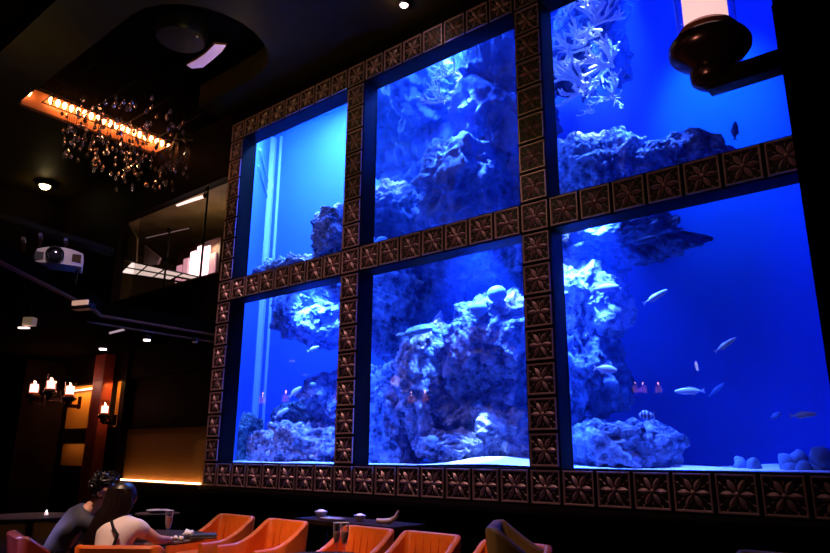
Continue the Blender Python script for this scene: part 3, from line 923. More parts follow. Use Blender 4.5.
# ------------------------------------------------------------------ chandelier of crystals
ch = thing('chandelier', 'wide chandelier of hanging crystal drops under the ceiling recess', 'chandelier', (-1.9, -1.25, 8.5))
CO = Vector((-1.9, -1.25, 8.5))
mb = MB()
for x in (-1.1, 1.1):
    mb.box((x - .01, -1.25, -0.39), (x + .01, 1.0, -0.37))
for y in (-1.25, -0.5, 0.25, 1.0):
    mb.box((-1.1, y - .01, -0.39), (1.1, y + .01, -0.37))
for x in (-1.0, 1.0):
    for y in (-1.1, 0.9): mb.tube([(x, y, 0), (x, y, -0.4)], 0.015, 6)
mb.build('frame', 'black', ch)
cm = MB().lathe([(0.003, 0.085), (0.012, 0.075), (0.006, 0.06), (0.034, 0.012), (0.040, -0.012), (0.022, -0.045), (0.004, -0.062)], n=8)
cme = cm.mesh('crystal', 'crystal', False)
wires = MB(); extra = MB()
cnt = 0
cr = random.Random(5)
cands = []
while len(cands) < 270:
    p = Vector((cr.uniform(-1.25, 1.6), cr.uniform(-1.3, 1.15), cr.uniform(-1.75, -0.55)))
    w = CO + p
    x, y, z = pix(w)
    lo = 165 + 0.22 * (x - 62) if x < 115 else (193 - 0.12 * max(0, x - 150))
    if 62 < x < 188 and 95 < y < lo and cr.random() < (1.0 if y > 112 + 0.36 * (x - 40) else 0.55):
        cands.append((z, p))
cands.sort(key=lambda q: q[0])
for i, (z, p) in enumerate(cands):
    if i < 100:
        o = link('crystal', cme, ch); o.location = p
        o.scale = (0.85,) * 3
    else:
        extra.add([Vector(v.co) * 0.85 + p for v in cme.vertices], [tuple(q.vertices) for q in cme.polygons])
    wires.tube([p + Vector((0, 0, 0.085)), (p.x, p.y, -0.4)], 0.0022, 4)
xo = extra.build('crystal', 'crystal', ch, False); xo['kind'] = 'stuff'
wr = wires.build('wire', 'iron', ch); wr['kind'] = 'stuff'

# row of bulbs in the cove behind the chandelier
for i in range(22):
    y = -2.45 + i * 0.135
    if i == 0: y = -2.72
    b = thing('cove_bulb', ['glowing bulb alone at the near end of the copper cove', 'glowing bulb in the row along the copper cove behind the chandelier'][i > 0], 'bulb',
              (REC_X0 + 0.12, y, ZC + 0.27), 0, 'bulbs along the copper cove')
    MB().lathe([(0.012, 0.075), (0.034, 0.05), (0.044, 0.0), (0.03, -0.05), (0.008, -0.085)], n=10).build('globe', 'bulb', b)
    MB().lathe([(0.022, 0.12), (0.022, 0.06)], n=8).tube([(0, 0, 0.10), (-0.10, 0, 0.10)], 0.012, 6).build('socket', 'black', b)
for y in (-2.0, -1.2, -0.4, 0.3):
    point('cove glow', (REC_X0 + 0.22, y, ZC + 0.16), 2.0, (1.0, 0.36, 0.10), 0.05)

# ------------------------------------------------------------------ ceiling lamps
def can_light(loc, label, material='lamp_white', r=0.09, tilt=(0, 0, 0)):
    t = thing('ceiling_spotlight', label, 'spotlight', loc, 0)
    t.rotation_euler = tilt
    MB().lathe([(r * 0.8, 0.06), (r * 1.25, 0.06), (r * 1.3, -0.02), (r, -0.03), (r, 0.0)], n=18).build('ring', 'black', t)
    MB().lathe([(r * 0.9, 0.0), (r * 0.85, -r * 0.35), (r * 0.55, -r * 0.7), (r * 0.1, -r * 0.8)], n=18).build('lens', material, t)
    return t


p = at(404, 4, 2, 7.95); can_light(p, 'small bright spotlight in the ceiling above the middle of the tank', 'lamp_white', 0.07)
point('spotlight bleed', tuple(p + Vector((0, -0.1, -0.12))), 1.6, (1.0, 0.72, 0.72), 0.03)
p = at(45, 185, 2, 7.92); can_light(p, 'single yellow-white spotlight on the dark ceiling below the chandelier', 'lamp_warm', 0.14)
point('yellow bleed', tuple(p + Vector((0, -0.05, -0.14))), 3.0, (1.0, 0.7, 0.25), 0.03)
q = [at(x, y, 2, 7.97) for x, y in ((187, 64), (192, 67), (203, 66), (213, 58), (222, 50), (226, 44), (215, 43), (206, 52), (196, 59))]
cl = thing('lit_recess_patch', 'pinkish painted ceiling glow at the round end of the black recess', 'painted ceiling glow', (q[0].x, q[0].y, 7.99))
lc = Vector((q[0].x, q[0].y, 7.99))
MB().prism([((v - lc).x, (v - lc).y) for v in q], -0.05, -0.01).build('diffuser', mat('pink painted glow', (0.9, 0.7, 0.8), 0.5, emit=(0.9, 0.45, 0.55), es=0.32), cl, False)  # glow of the lit recess edge built as an emissive patch, no lamp
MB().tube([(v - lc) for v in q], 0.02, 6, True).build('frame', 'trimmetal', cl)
point('added drum fill', (2.0, -1.5, 7.6), 4.0, (1.0, 0.75, 0.25), 0.02)  # unseen point light added for the olive glow around the drum
point('olive ceiling glow', (4.2, -3.4, 6.9), 28, (1.0, 0.72, 0.25), 0.02)
point('olive band glow', (-0.75, -3.6, 7.0), 9, (1.0, 0.72, 0.25), 0.02)
# black drum speaker in the round end of the recess
p = at(181, 40, 2, 7.95)
dr = thing('drum_speaker', 'round black ceiling drum right of the chandelier', 'ceiling speaker', (p.x, p.y, 8.5))
MB().lathe([(0.40, -0.03), (0.40, -0.5), (0.37, -0.55), (0.1, -0.56)], n=36).build('housing', 'black', dr)
MB().tube([(0, 0, -0.03), (0, 0, 0)], 0.05, 10).build('mount', 'black', dr)
MB().lathe([(0.02, -0.53), (0.02, -0.575), (0.01, -0.58)], (0.3, 0.1, 0), 12).build('indicator', 'cream', dr)

# ------------------------------------------------------------------ track, spots and projector on the left
zt = 3.42
ta = Vector((-0.24, -0.02, zt)); tb_ = at(87, 322, 2, zt)
tr = thing('lighting_track', 'long dark lighting track under the bulkhead left of the tank', 'lighting track', ta)
MB().tube([(0, 0, 0), tb_ - ta], 0.020, 6).build('rail', 'rail', tr)
MB().tube([(0, 0, 0.0), (0, 0, 0.13)], 0.012, 6).tube([(tb_ - ta) * 0.6, (tb_ - ta) * 0.6 + Vector((0, 0, 0.13))], 0.012, 6).build('hanger', 'black', tr)


def track_spot(px_, py_, z, label, material='lamp_white', r=0.05, drop=0.12):
    p = at(px_, py_, 2, z)
    t = thing('track_spotlight', label, 'spotlight', p)
    MB().tube([(0, 0, drop), (0, 0, 0.03)], 0.008, 6).build('stem', 'black', t)
    MB().lathe([(r * 0.5, 0.06), (r * 0.9, 0.045), (r, -0.01), (r * 0.98, -0.012)], n=14).build('housing', 'black', t)
    MB().lathe([(r * 0.95, -0.012), (r * 0.9, -0.03), (r * 0.4, -0.035)], n=14).build('lens', material, t)
    return t


track_spot(103, 348, 3.1, 'small white track spotlight left of the pair under the lighting track', r=0.06)
track_spot(147, 339, 3.3, 'small white track spotlight right of the pair under the lighting track', r=0.06)
track_spot(195, 341, 3.38, 'dim track spotlight on the lighting track near the tank frame', 'cream', r=0.05, drop=0.05)
strip('linear_lamp', at(110, 333, 2, 3.548), at(126, 329, 2, 3.548), 0.021, mat('soft strip', (0.5, 0.4, 0.5), 0.5, emit=(0.9, 0.65, 0.8), es=0.45), 'short pale linear lamp beside the pair of track spotlights', 'lamp')
# spotlight box at the left
p = at(29, 323, 2, 3.3)
bx = thing('box_spotlight', 'square cream spotlight box with a white strip at the far left', 'spotlight', p, R(35))
MB().box((-0.07, -0.05, -0.04), (0.08, 0.06, 0.08)).build('housing', mat('cream box with painted glow', (0.62, 0.5, 0.38), 0.5, emit=(1.0, 0.66, 0.4), es=0.10), bx, False)  # light on the housing put in as faint emission
MB().box((-0.11, -0.07, -0.09), (0.04, -0.02, -0.07)).build('strip', 'led_white', bx, False)
MB().tube([(0, 0.0, 0.08), (0, 0.0, 0.27)], 0.015, 6).build('stem', 'black', bx)
# fixture at the corner of the bulkhead
p = at(86, 307, 2, 3.38)
cf = thing('corner_spotlight', 'cream ended spotlight at the corner of the black bulkhead', 'spotlight', p, R(20))
MB().box((-0.13, -0.12, -0.05), (0.17, 0.0, 0.03)).build('housing', 'black', cf, False)
MB().box((-0.10, -0.15, 0.0), (0.16, -0.12, 0.06)).build('face', mat('cream face with painted glow', (0.62, 0.45, 0.38), 0.5, emit=(1.0, 0.55, 0.4), es=0.5), cf, False)  # brightness of the end piece put in as emission

# projector
pc_ = at(60, 258, 0, -0.2)
sP = mpp(pc_)
pr = thing('projector', 'white projector with a round black lens on the dark bulkhead', 'projector', pc_, R(64))
L = 41 * sP; hh = 17 * sP
mbp = MB()
n = 14
vs = []; fs = []
for i in range(n + 1):
    t = i / n; x = (t - 0.5) * L
    top = hh * (0.50 - 0.20 * (2 * t - 1) ** 2) ; bot = -hh * 0.5
    for (y, z) in ((-0.16, bot), (-0.16, top), (0.28, top), (0.28, bot)): vs.append((x, y + 0.06 * (2 * t - 1) ** 2, z))
for i in range(n):
    for k in range(4):
        fs.append((i * 4 + k, i * 4 + (k + 1) % 4, (i + 1) * 4 + (k + 1) % 4, (i + 1) * 4 + k))
fs += [(0, 1, 2, 3)[::-1], tuple(n * 4 + k for k in range(4))]
mbp.add(vs, fs).build('body', 'cream', pr)
rx_ = Matrix.Rotation(PI / 2, 3, 'X')
MB().lathe([(0.11, -0.05), (0.125, 0.0), (0.125, 0.10), (0.10, 0.11), (0.095, 0.06)], (-0.06, -0.12, 0.0), 20, rx_).build('lens_ring', 'black', pr)
MB().lathe([(0.095, 0.05), (0.07, 0.085), (0.02, 0.095)], (-0.06, -0.12, 0.0), 20, rx_).build('lens', 'lens', pr)
MB().box((0.15, -0.142, -0.07), (0.29, -0.10, 0.05)).build('vent_grille', 'rail', pr, False)
MB().box((-0.33, -0.135, -0.09), (-0.21, -0.09, 0.03)).build('dark_panel', 'black', pr, False)
MB().tube([(-0.25, 0.1, -hh * .5), (-0.25, 0.1, 3.79 - pc_.z)], 0.02, 8).build('stand', 'black', pr)
MB().tube([(0.25, 0.1, -hh * .5), (0.25, 0.1, 3.79 - pc_.z)], 0.02, 8).build('stand', 'black', pr)
spot('projector fill', tuple(pc_ + Vector((2.2, -1.2, 1.3))), tuple(pc_), 110, (1.0, 0.72, 0.9), 20, 0.6, 0.1)
for (x, y, lab) in ((24, 241, 'small pale wall bracket left of the pair above the projector'), (41, 237, 'small bright wall bracket above the left end of the projector'), (66, 242, 'small violet-lit wall bracket above the right end of the projector')):
    c = at(x, y, 0, -0.9)
    t = thing('wall_bracket', lab, 'bracket', c, R(-25))
    MB().box((-0.11, -0.03, -0.02), (0.13, 0.02, 0.03)).build('arm', 'cream', t, False)
    MB().box((-0.05, -0.02, -0.16), (-0.02, 0.02, -0.02)).build('stem', 'trimmetal', t, False)
pb = [at(x, y, 0, -1.0) for x, y in ((0, 222), (112, 252))]
struct('trim_21', MB().tube([pb[0] + Vector((0, -0.6, 0.1)), pb[1]], 0.09, 6), 'ceil', 'dim olive beam above the projector')


# ------------------------------------------------------------------ candle sconces
def sconce(loc, label, rz=0.0, sc=1.0, arm=0.55, glow=None, flame='flame', wax='candle_hot'):
    t = thing('candle_sconce', label, 'sconce', loc, rz)
    k = sc
    MB().lathe([(q * k, z * k) for q, z in ((0.03, -0.19), (0.065, -0.185), (0.085, -0.165), (0.09, -0.13), (0.075, -0.11), (0.10, -0.085), (0.145, -0.055), (0.165, -0.03), (0.167, -0.005),
                (0.155, 0.018), (0.13, 0.03), (0.11, 0.03), (0.09, 0.02))], n=32).build('bowl', 'iron', t)
    MB().lathe([(q * k, z * k) for q, z in ((0.10, 0.0), (0.134, 0.025), (0.130, 0.05), (0.112, 0.078), (0.094, 0.084), (0.085, 0.07))], n=32).build('cup', M['cup'], t)
    MB().lathe([(q * k, z * k) for q, z in ((0.090, 0.07), (0.090, 0.27), (0.078, 0.275), (0.01, 0.265))], n=22).build('candle', wax, t)
    MB().lathe([(0.003 * k, 0.27 * k), (0.013 * k, 0.292 * k), (0.009 * k, 0.315 * k), (0.001 * k, 0.34 * k)], n=10).build('flame', flame, t)
    MB().lathe([(q * k, z * k) for q, z in ((0.120, 0.07), (0.122, 0.24), (0.126, 0.45), (0.123, 0.45), (0.119, 0.24), (0.117, 0.07))], n=24).build('glass_shade', 'glass_clear', t)
    MB().box((-0.02 * k, -0.035 * k, -0.22 * k), (arm, 0.035 * k, -0.14 * k)).box((arm - 0.04, -0.05 * k, -0.24 * k), (arm, 0.05 * k, 0.05 * k)).build('arm', 'iron', t, False)
    if glow:
        point('candle glow', Vector(loc) + Vector((0, 0, 0.36 * k)), glow[0], glow[1], 0.03 * k)
    return t


M['cup'] = mat('amber cup', (0.35, 0.11, 0.04), 0.2, 0.5)

spot('added sconce fill', (8.7, -6.1, 2.3), tuple(at(709, 46, 1, -3.75)), 60, (1.0, 0.45, 0.35), 14, 0.7, 0.06)  # unseen warm spot added for reddish glints on the iron
# dark pier at the right edge that carries the big sconce
pL = at(792, 135, 1, -4.05)
pier = struct('trim_22', MB().box((pL.x, -4.05, 0), (pL.x + 0.75, -3.45, 8.0)), 'wall', 'dark square pier at the right edge')
sc_loc = at(709, 46, 1, -3.75)
sc_loc = Vector((sc_loc.x, sc_loc.y, sc_loc.z))
arm_len = pL.x - sc_loc.x
ang = 0.0
sconce(sc_loc, 'large candle sconce in a glass shade on the dark pier at top right', ang, 1.18, arm_len, (1.0, (1.0, 0.5, 0.4)), wax='candle')

ARM = 0.25
for (x, y, Y, lab, rz, k) in ((33, 394, -0.95, 'leftmost of the four small candle sconces on the left piers', 0, 1.0),
                             (50, 390, -1.0, 'second small candle sconce from the left, on the dark pier', 0, 0.9),
                             (69, 396, -0.5, 'small candle sconce at the left edge of the gold niche', 0, 1.0),
                             (104, 414, -0.36, 'lowest small candle sconce, on the red-brown pier between the gold niches', 0, 0.8)):
    c = at(x, y + 2, 1, Y)
    s_ = sconce(c, lab, PI / 2, k * 0.9, 0.25, (5.0 if x == 104 else 4.0, (1.0, 0.35, 0.25)))
# sconces on the side wall and the wall opposite, mirrored in the tank glass
for (x, y) in ((262, 407), (285, 405), (336, 405), (411, 406), (425, 405)):
    d = ray(x, y); P = CAM + d * ((GY - CAM.y) / d.y); d2 = Vector((d.x, -d.y, d.z))
    tX = (XL + 0.3 - P.x) / d2.x; tY = (YF + 0.3 - P.y) / d2.y
    Q = P + d2 * min(tX, tY)
    onleft = tX < tY
    sconce(Q, 'candle sconce outside the picture, mirrored as the %s' % {262: 'leftmost flame in the lower left window', 285: 'second flame in the lower left window',
                336: 'right edge flame in the lower left window', 411: 'left flame in the lower middle window', 425: 'right flame in the lower middle window'}[x],
           PI if onleft else -PI / 2, 1.2, 0.3, (3.0, (1.0, 0.35, 0.2)))
for (x, y, nm) in ((636, 396, 'left'), (644, 396, 'middle'), (659, 396, 'right')):
    d = ray(x, y); P = CAM + d * ((GY - CAM.y) / d.y); d2 = Vector((d.x, -d.y, d.z))
    Q = P + d2 * ((YF + 0.3 - P.y) / d2.y)
    sconce(Q, 'candle sconce outside the picture, mirrored as the %s flame in the lower right window' % nm, -PI / 2, 0.9, 0.3, (2.0, (1.0, 0.35, 0.2)))


mir = []
for (x, y) in ((695.5, 361), (697.5, 371)):
    d = ray(x, y); P = CAM + d * ((GY - CAM.y) / d.y); d2 = Vector((d.x, -d.y, d.z))
    mir.append(P + d2 * ((YF + 0.0526 - P.y) / d2.y))
strip('linear_lamp', mir[0], mir[1], 0.035, mat('cold strip', (1, 1, 1), 0.5, emit=(0.9, 0.9, 1.0), es=18), 'short upright white lamp outside the picture, mirrored in the lower right window', 'lamp')
# ------------------------------------------------------------------ tub chairs
def make_chair(label, cat, loc, rz, lm='leather'):
    t = thing('tub_chair', label, cat, loc, rz, 'leather tub chairs around the tables')
    # forward is +y; a U-shaped shell whose rim sweeps from low arms up to the back
    w, d, r, th = 0.295, 0.30, 0.075, 0.032
    path = []
    for i in range(8): path.append((w, d - (2 * d - r) * i / 7))
    for i in range(1, 6): a = -PI / 2 * i / 6; path.append((w - r + r * math.cos(a), -d + r + r * math.sin(a)))
    for i in range(8): path.append((w - r - 2 * (w - r) * i / 7, -d))
    for i in range(1, 6): a = -PI / 2 - PI / 2 * i / 6; path.append((-w + r + r * math.cos(a), -d + r + r * math.sin(a)))
    for i in range(8): path.append((-w, -d + r + (2 * d - r) * i / 7))
    n = len(path)
    mb = MB(); rings = []
    for i, (x, y) in enumerate(path):
        a = Vector(path[max(0, i - 1)]); b = Vector(path[min(n - 1, i + 1)])
        tn = (b - a).normalized(); nm = Vector((-tn.y, tn.x))        # towards the inside or outside
        if nm.dot(Vector((x, y))) < 0: nm = -nm
        f_ = (y + d) / (2 * d)                                        # 0 at the back, 1 at the arm front
        top = 0.595 + 0.215 * max(0.0, 1 - max(0, f_ - 0.07) / 0.60) ** 1.7
        lean = 0.06 * max(0, 1 - f_ * 1.6)
        ring = []
        zb = 0.20
        prof = [(-th, zb), (-th, 0.42), (-th, top - 0.02), (-th * 0.6, top - 0.004), (0, top), (th * 0.6, top - 0.004), (th, top - 0.02), (th, 0.42), (th, zb)]
        for (o_, z) in prof:
            k = (z - zb) / 0.6
            ring.append(Vector((x + nm.x * o_, y + nm.y * o_ - lean * k, z)))
        rings.append(ring)
    m_ = len(rings[0])
    mb.v = [p for rg in rings for p in rg]
    for i in range(n - 1):
        for k in range(m_ - 1):
            mb.f.append((i * m_ + k, i * m_ + k + 1, (i + 1) * m_ + k + 1, (i + 1) * m_ + k))
        mb.f.append((i * m_ + m_ - 1, i * m_, (i + 1) * m_, (i + 1) * m_ + m_ - 1))
    mb.f.append(tuple(range(m_))); mb.f.append(tuple((n - 1) * m_ + k for k in range(m_))[::-1])
    mb.build('backrest', lm, t)
    se = MB()
    sw, sd = w - th, d - 0.01
    prof = [(0.0, 0.26), (1.0, 0.26), (1.0, 0.42), (0.97, 0.445), (0.90, 0.46), (0.0, 0.47)]
    loop = []
    for k in range(24):
        a = 2 * PI * k / 24
        c_, s2 = math.cos(a), math.sin(a)
        loop.append((math.copysign(abs(c_) ** 0.35, c_) * sw, math.copysign(abs(s2) ** 0.35, s2) * sd))
    vs = []
    for (k, z) in prof[1:]:
        vs += [(x * k, y * k + 0.01, z) for x, y in loop]
    nn = len(loop); fs = []
    for i in range(len(prof) - 2):
        for k in range(nn): fs.append((i * nn + k, i * nn + (k + 1) % nn, (i + 1) * nn + (k + 1) % nn, (i + 1) * nn + k))
    fs.append(tuple(range(nn))[::-1]); fs.append(tuple((len(prof) - 2) * nn + k for k in range(nn)))
    se.add(vs, fs).build('seat', lm, t)
    # stitched seams down the inside of the back
    sm = MB()
    for i in range(-2, 3):
        x = i * 0.085
        sm.tube([(x, -d + th - 0.058 - 0.0, 0.77), (x, -d + th - 0.03, 0.60), (x, -d + th - 0.012, 0.47)], 0.004, 5)
    sm.build('seam', lm, t)
    for sx in (-1, 1):
        for s2 in (-1, 1):
            MB().tube([(sx * 0.24, s2 * 0.22, 0.27), (sx * 0.27, s2 * 0.25, 0.0)], [0.025, 0.016], 8).build('leg', 'black', t)
    return t


CH = [  # (x, y, facing, label)
    (3.74, -2.50, 180, 'orange leather tub chair behind the dark menu, far side of the couple\'s table'),
    (4.60, -2.50, 180, 'orange leather tub chair just right of the one behind the dark menu'),
    (5.69, -2.44, 180, 'orange leather tub chair right behind the two champagne flutes'),
    (6.42, -2.42, 180, 'large orange leather tub chair right of the two champagne flutes'),
]
c0 = make_chair(CH[0][3], 'chair', (CH[0][0], CH[0][1], 0), R(CH[0][2]))
for x, y, a, lab in CH[1:]:
    dup(c0, (x, y, 0), R(a), lab)
dup(c0, (7.32, -2.50, 0), R(180), 'orange leather tub chair beside the olive armchair, only its top corner showing')
wc = dup(c0, (5.06, -4.07, 0), R(40), 'orange leather tub chair the woman in white sits in')
mc = dup(c0, (4.03, -4.17, 0), R(-12), 'dark red leather tub chair the man sits in')
repaint(mc, 'leather_dk')
hp = CAM + ray(551, 545) * 4.75
oc = dup(c0, (hp.x, hp.y, 0), R(-62), 'big dark olive armchair right of the orange chairs')
repaint(oc, 'leather_olive'); oc.scale = (1.12, 1.12, 1.22)
bc = dup(c0, (9.05, -1.75, 0), R(180), 'brown tub chair at the bottom right corner')
repaint(bc, 'leather_olive')
spot('added corner chair fill', (9.4, -2.6, 3.4), (9.05, -1.9, 0.7), 60, (1.0, 0.62, 0.55), 24, 0.7, 0.04)  # unseen spot added to brighten this chair


# ------------------------------------------------------------------ tables
def round_table(loc, r, label, edge='edge'):
    t = thing('round_table', label, 'table', loc, 0, 'round restaurant tables')
    MB().lathe([(r - 0.02, 0.705), (r - 0.004, 0.712), (r - 0.004, 0.738), (r - 0.02, 0.74), (0.01, 0.74)], n=56).build('tabletop', 'wood', t)
    MB().lathe([(r - 0.006, 0.716), (r + 0.004, 0.718), (r + 0.004, 0.734), (r - 0.006, 0.737)], n=56).build('edge_band', edge, t)
    MB().lathe([(0.05, 0.03), (0.04, 0.1), (0.04, 0.70), (0.10, 0.705)], n=16).build('pedestal', 'black', t)
    MB().lathe([(0.30, 0.0), (0.30, 0.015), (0.06, 0.035)], n=28).build('base', 'black', t)
    return t


round_table((4.30, -3.52, 0), 0.52, 'round dark table with a pale edge in front of the couple')
round_table((6.56, -3.52, 0), 0.50, 'round dark table under the two champagne flutes')


def flute(p, label, k=1.0, fill=0.6):
    t = thing('champagne_flute', label, 'glass', p, 0, 'champagne flutes')
    MB().lathe([(0.030 * k, 0.0), (0.028 * k, 0.004), (0.005 * k, 0.010), (0.004 * k, 0.06 * k), (0.014 * k, 0.075 * k), (0.024 * k, 0.12 * k), (0.027 * k, 0.20 * k), (0.0255 * k, 0.20 * k), (0.022 * k, 0.12 * k), (0.012 * k, 0.08 * k), (0.001, 0.072 * k)], n=18).build('bowl', 'glass_drink', t)
    MB().lathe([(0.010 * k, 0.08 * k), (0.021 * k, 0.12 * k), (0.0235 * k, (0.12 + 0.08 * fill) * k), (0.002, (0.12 + 0.08 * fill) * k)], n=16).build('drink', 'wine', t)
    MB().lathe([(0.027 * k, 0.199 * k), (0.0275 * k, 0.2005 * k), (0.026 * k, 0.202 * k), (0.0255 * k, 0.2 * k)], n=18).build('rim', 'white', t)  # white ring painted as the highlight on the rim
    return t


def on_table(x, y, z=0.741):
    return at(x, y, 2, z)


flute(on_table(167, 540), 'champagne flute with amber drink on the couple\'s table', 1.2, 0.5)
flute(on_table(336, 555), 'left one of two champagne flutes standing together', 1.12, 0.3)
flute(on_table(344, 556), 'right one of two champagne flutes standing together', 1.15, 0.3)

# napkin, petals, menu
p = on_table(188, 538)
mb = MB().ball((0, 0, 0.035), (0.055, 0.045, 0.035), 16)
me = mb.mesh('napkin', 'linen')
for v in me.vertices: v.co += v.co.normalized() * 0.02 * noise.noise(v.co * 30); v.co.z = max(0.001, v.co.z)
o = link('napkin', me); o.location = p
tag(o, 'crumpled white napkin on the couple\'s table', 'napkin')
for i, (x, y, lab) in enumerate(((170, 541, 'small pinkish napkin scrap nearest the champagne flute'), (175, 540, 'small pinkish napkin scrap in the middle between flute and napkin'), (181, 540, 'small pinkish napkin scrap right beside the crumpled white napkin'))):
    p = on_table(x, y)
    me = MB().ball((0, 0, 0.015), (0.028, 0.020, 0.018), 10).mesh('napkin_scrap', 'linen')
    for v in me.vertices: v.co += v.co.normalized() * 0.014 * noise.noise(v.co * 60 + Vector((i * 5, 0, 0))); v.co.z = max(0.001, v.co.z)
    o = link('napkin_scrap', me); o.location = p
    tag(o, lab, 'napkin')
p = on_table(203, 538)
mn = thing('menu', 'closed dark menu lying at the right edge of the couple\'s table', 'menu', p, R(60))
MB().box((-0.11, -0.10, 0.0), (0.11, 0.10, 0.008)).build('cover', 'black', mn, False)
MB().box((-0.105, -0.095, 0.008), (0.105, 0.095, 0.026)).build('pages', 'edge', mn, False)
MB().box((-0.11, -0.10, 0.026), (0.11, 0.10, 0.034)).build('cover', mat('menu cover', (0.05, 0.05, 0.07), 0.35), mn, False)

spot('added plate fill', (1.6, -3.4, 3.4), tuple(at(158, 510, 2, 0.79)), 450, (1.0, 0.75, 0.8), 16, 0.5, 0.03)  # unseen spot added to brighten the white plate
spot('added console fill', (4.6, -2.2, 3.2), (4.45, -1.1, 0.75), 220, (1.0, 0.62, 0.62), 34, 0.7, 0.03)  # unseen pink spot added to brighten the bowls
# small pedestal table with a white plate beyond the couple
p = at(158, 510, 2, 0.79)
st = thing('cocktail_table', 'dark cocktail table under the white plate beyond the couple', 'table', (p.x, p.y, 0))
MB().lathe([(0.25, 0.735), (0.26, 0.74), (0.26, 0.755), (0.02, 0.76)], n=36).build('tabletop', 'wood', st)
MB().lathe([(0.05, 0.02), (0.035, 0.1), (0.035, 0.735)], n=14).build('pedestal', 'black', st)
MB().lathe([(0.26, 0.0), (0.26, 0.012), (0.05, 0.03)], n=24).build('base', 'black', st)
pt = thing('plate', 'white plate on the dark cocktail table beyond the couple', 'plate', (p.x, p.y, 0.761))
MB().lathe([(0.07, 0.0), (0.08, 0.006), (0.135, 0.026), (0.135, 0.032), (0.08, 0.014), (0.01, 0.012)], n=32).build('dish', 'white', pt)
MB().lathe([(0.132, 0.028), (0.139, 0.031), (0.132, 0.034)], n=32).build('rim', 'edge', pt)

# console and dishes added to stand in for reflections in the dark glossy wall
cx0, cx1 = 3.75, 5.35
co = thing('reflection_console', 'made-up console table for wall reflections under the tank behind the orange chairs', 'table', ((cx0 + cx1) / 2, -1.1, 0))
hw = (cx1 - cx0) / 2
MB().box((-hw, -0.26, 0.68), (hw, 0.26, 0.73)).build('tabletop', 'wood', co, False)
for sx in (-1, 1):
    for s2 in (-1, 1):
        MB().box((sx * (hw - 0.06) - 0.03, s2 * 0.2 - 0.03, 0), (sx * (hw - 0.06) + 0.03, s2 * 0.2 + 0.03, 0.68)).build('leg', 'wood', co, False)


def bowl(x, y, label, r):
    p = at(x, y, 1, -1.12); p = Vector((p.x, p.y, 0.731))
    t = thing('bowl', label, 'bowl', p, 0, 'bowls standing in for wall reflections')
    MB().lathe([(r * 0.45, 0.0), (r * 0.5, 0.008), (r * 0.95, r * 0.75), (r, r * 0.95), (r * 0.95, r * 0.95), (r * 0.85, r * 0.7), (0.01, 0.02)], n=28).build('shell', 'white', t)
    MB().ball((0, 0, r * 0.72), (r * 0.8, r * 0.8, r * 0.5), 16).build('napkin', 'linen', t)
    return t


bowl(321, 514, 'left white bowl standing for a wall reflection, on the console table', 0.08)
bowl(360, 516, 'right white bowl standing for a wall reflection, on the console table', 0.07)
p = at(332, 516, 1, -1.2)
ty = thing('tray', 'pale oval tray standing for a wall reflection, on the console table between the white bowls', 'tray', (p.x, p.y, 0.731))
MB().lathe([(0.16, 0.0), (0.19, 0.012), (0.19, 0.018), (0.15, 0.006), (0.01, 0.006)], n=32).build('dish', 'edge', ty)
for ch_ in ty.children: ch_.scale = (1.0, 0.5, 1)
p = at(388, 516, 1, -1.1)
sw = thing('reflection_dish', 'brown curved dish standing for a wall reflection, at the right end of the console table', 'dish', (p.x, p.y, 0.731), R(30))
MB().tube([(-0.13, 0, 0.03), (-0.05, 0, 0.022), (0.03, 0, 0.03), (0.09, 0, 0.07), (0.12, 0, 0.14)], [0.022, 0.03, 0.03, 0.026, 0.012], 10).build('body', mat('brown ceramic', (0.5, 0.3, 0.24), 0.4), sw)
MB().lathe([(0.04, 0), (0.035, 0.006), (0.01, 0.02)], (-0.02, 0, 0), 14).build('foot', 'wood', sw)

# far left table with a tealight and a tall glass
p = at(40, 515, 2, 0.74)
tf = round_table((p.x, p.y - 0.1, 0), 0.5, 'shadowy round table at the far left behind the man', 'wood')
q = at(52, 507, 2, 0.80); q = Vector((p.x + 0.12, p.y + 0.02, 0.741))
tl = thing('tealight_glass', 'tiny bright tealight glass on the shadowy far left table', 'candle', q)
MB().lathe([(0.03, 0), (0.034, 0.07), (0.031, 0.07), (0.028, 0.006)], n=14).build('glass', 'glass_clear', tl)
MB().lathe([(0.022, 0.005), (0.022, 0.03), (0.004, 0.032)], n=12).build('candle', 'candle', tl)
MB().lathe([(0.002, 0.032), (0.008, 0.044), (0.001, 0.062)], n=8).build('flame', mat('small flame', (1, .9, .9), .5, emit=(0.8, 0.75, 1.0), es=9), tl)


# ------------------------------------------------------------------ people
def skin_mesh(name, verts, edges, material, parent, roots=(0,), sub=2):
    me = bpy.data.meshes.new(name)
    me.from_pydata([v[0] for v in verts], edges, [])
    me.materials.append(M[material])
    o = link(name, me, parent)
    md = o.modifiers.new('skin', 'SKIN'); md.use_smooth_shade = True
    md.branch_smoothing = 0.6
    if not me.skin_vertices: me.skin_vertices.new()
    for i, v in enumerate(verts):
        r = v[1] if isinstance(v[1], tuple) else (v[1], v[1])
        me.skin_vertices[0].data[i].radius = r
        me.skin_vertices[0].data[i].use_root = i in roots
    s_ = o.modifiers.new('sub', 'SUBSURF'); s_.levels = sub; s_.render_levels = sub
    return o


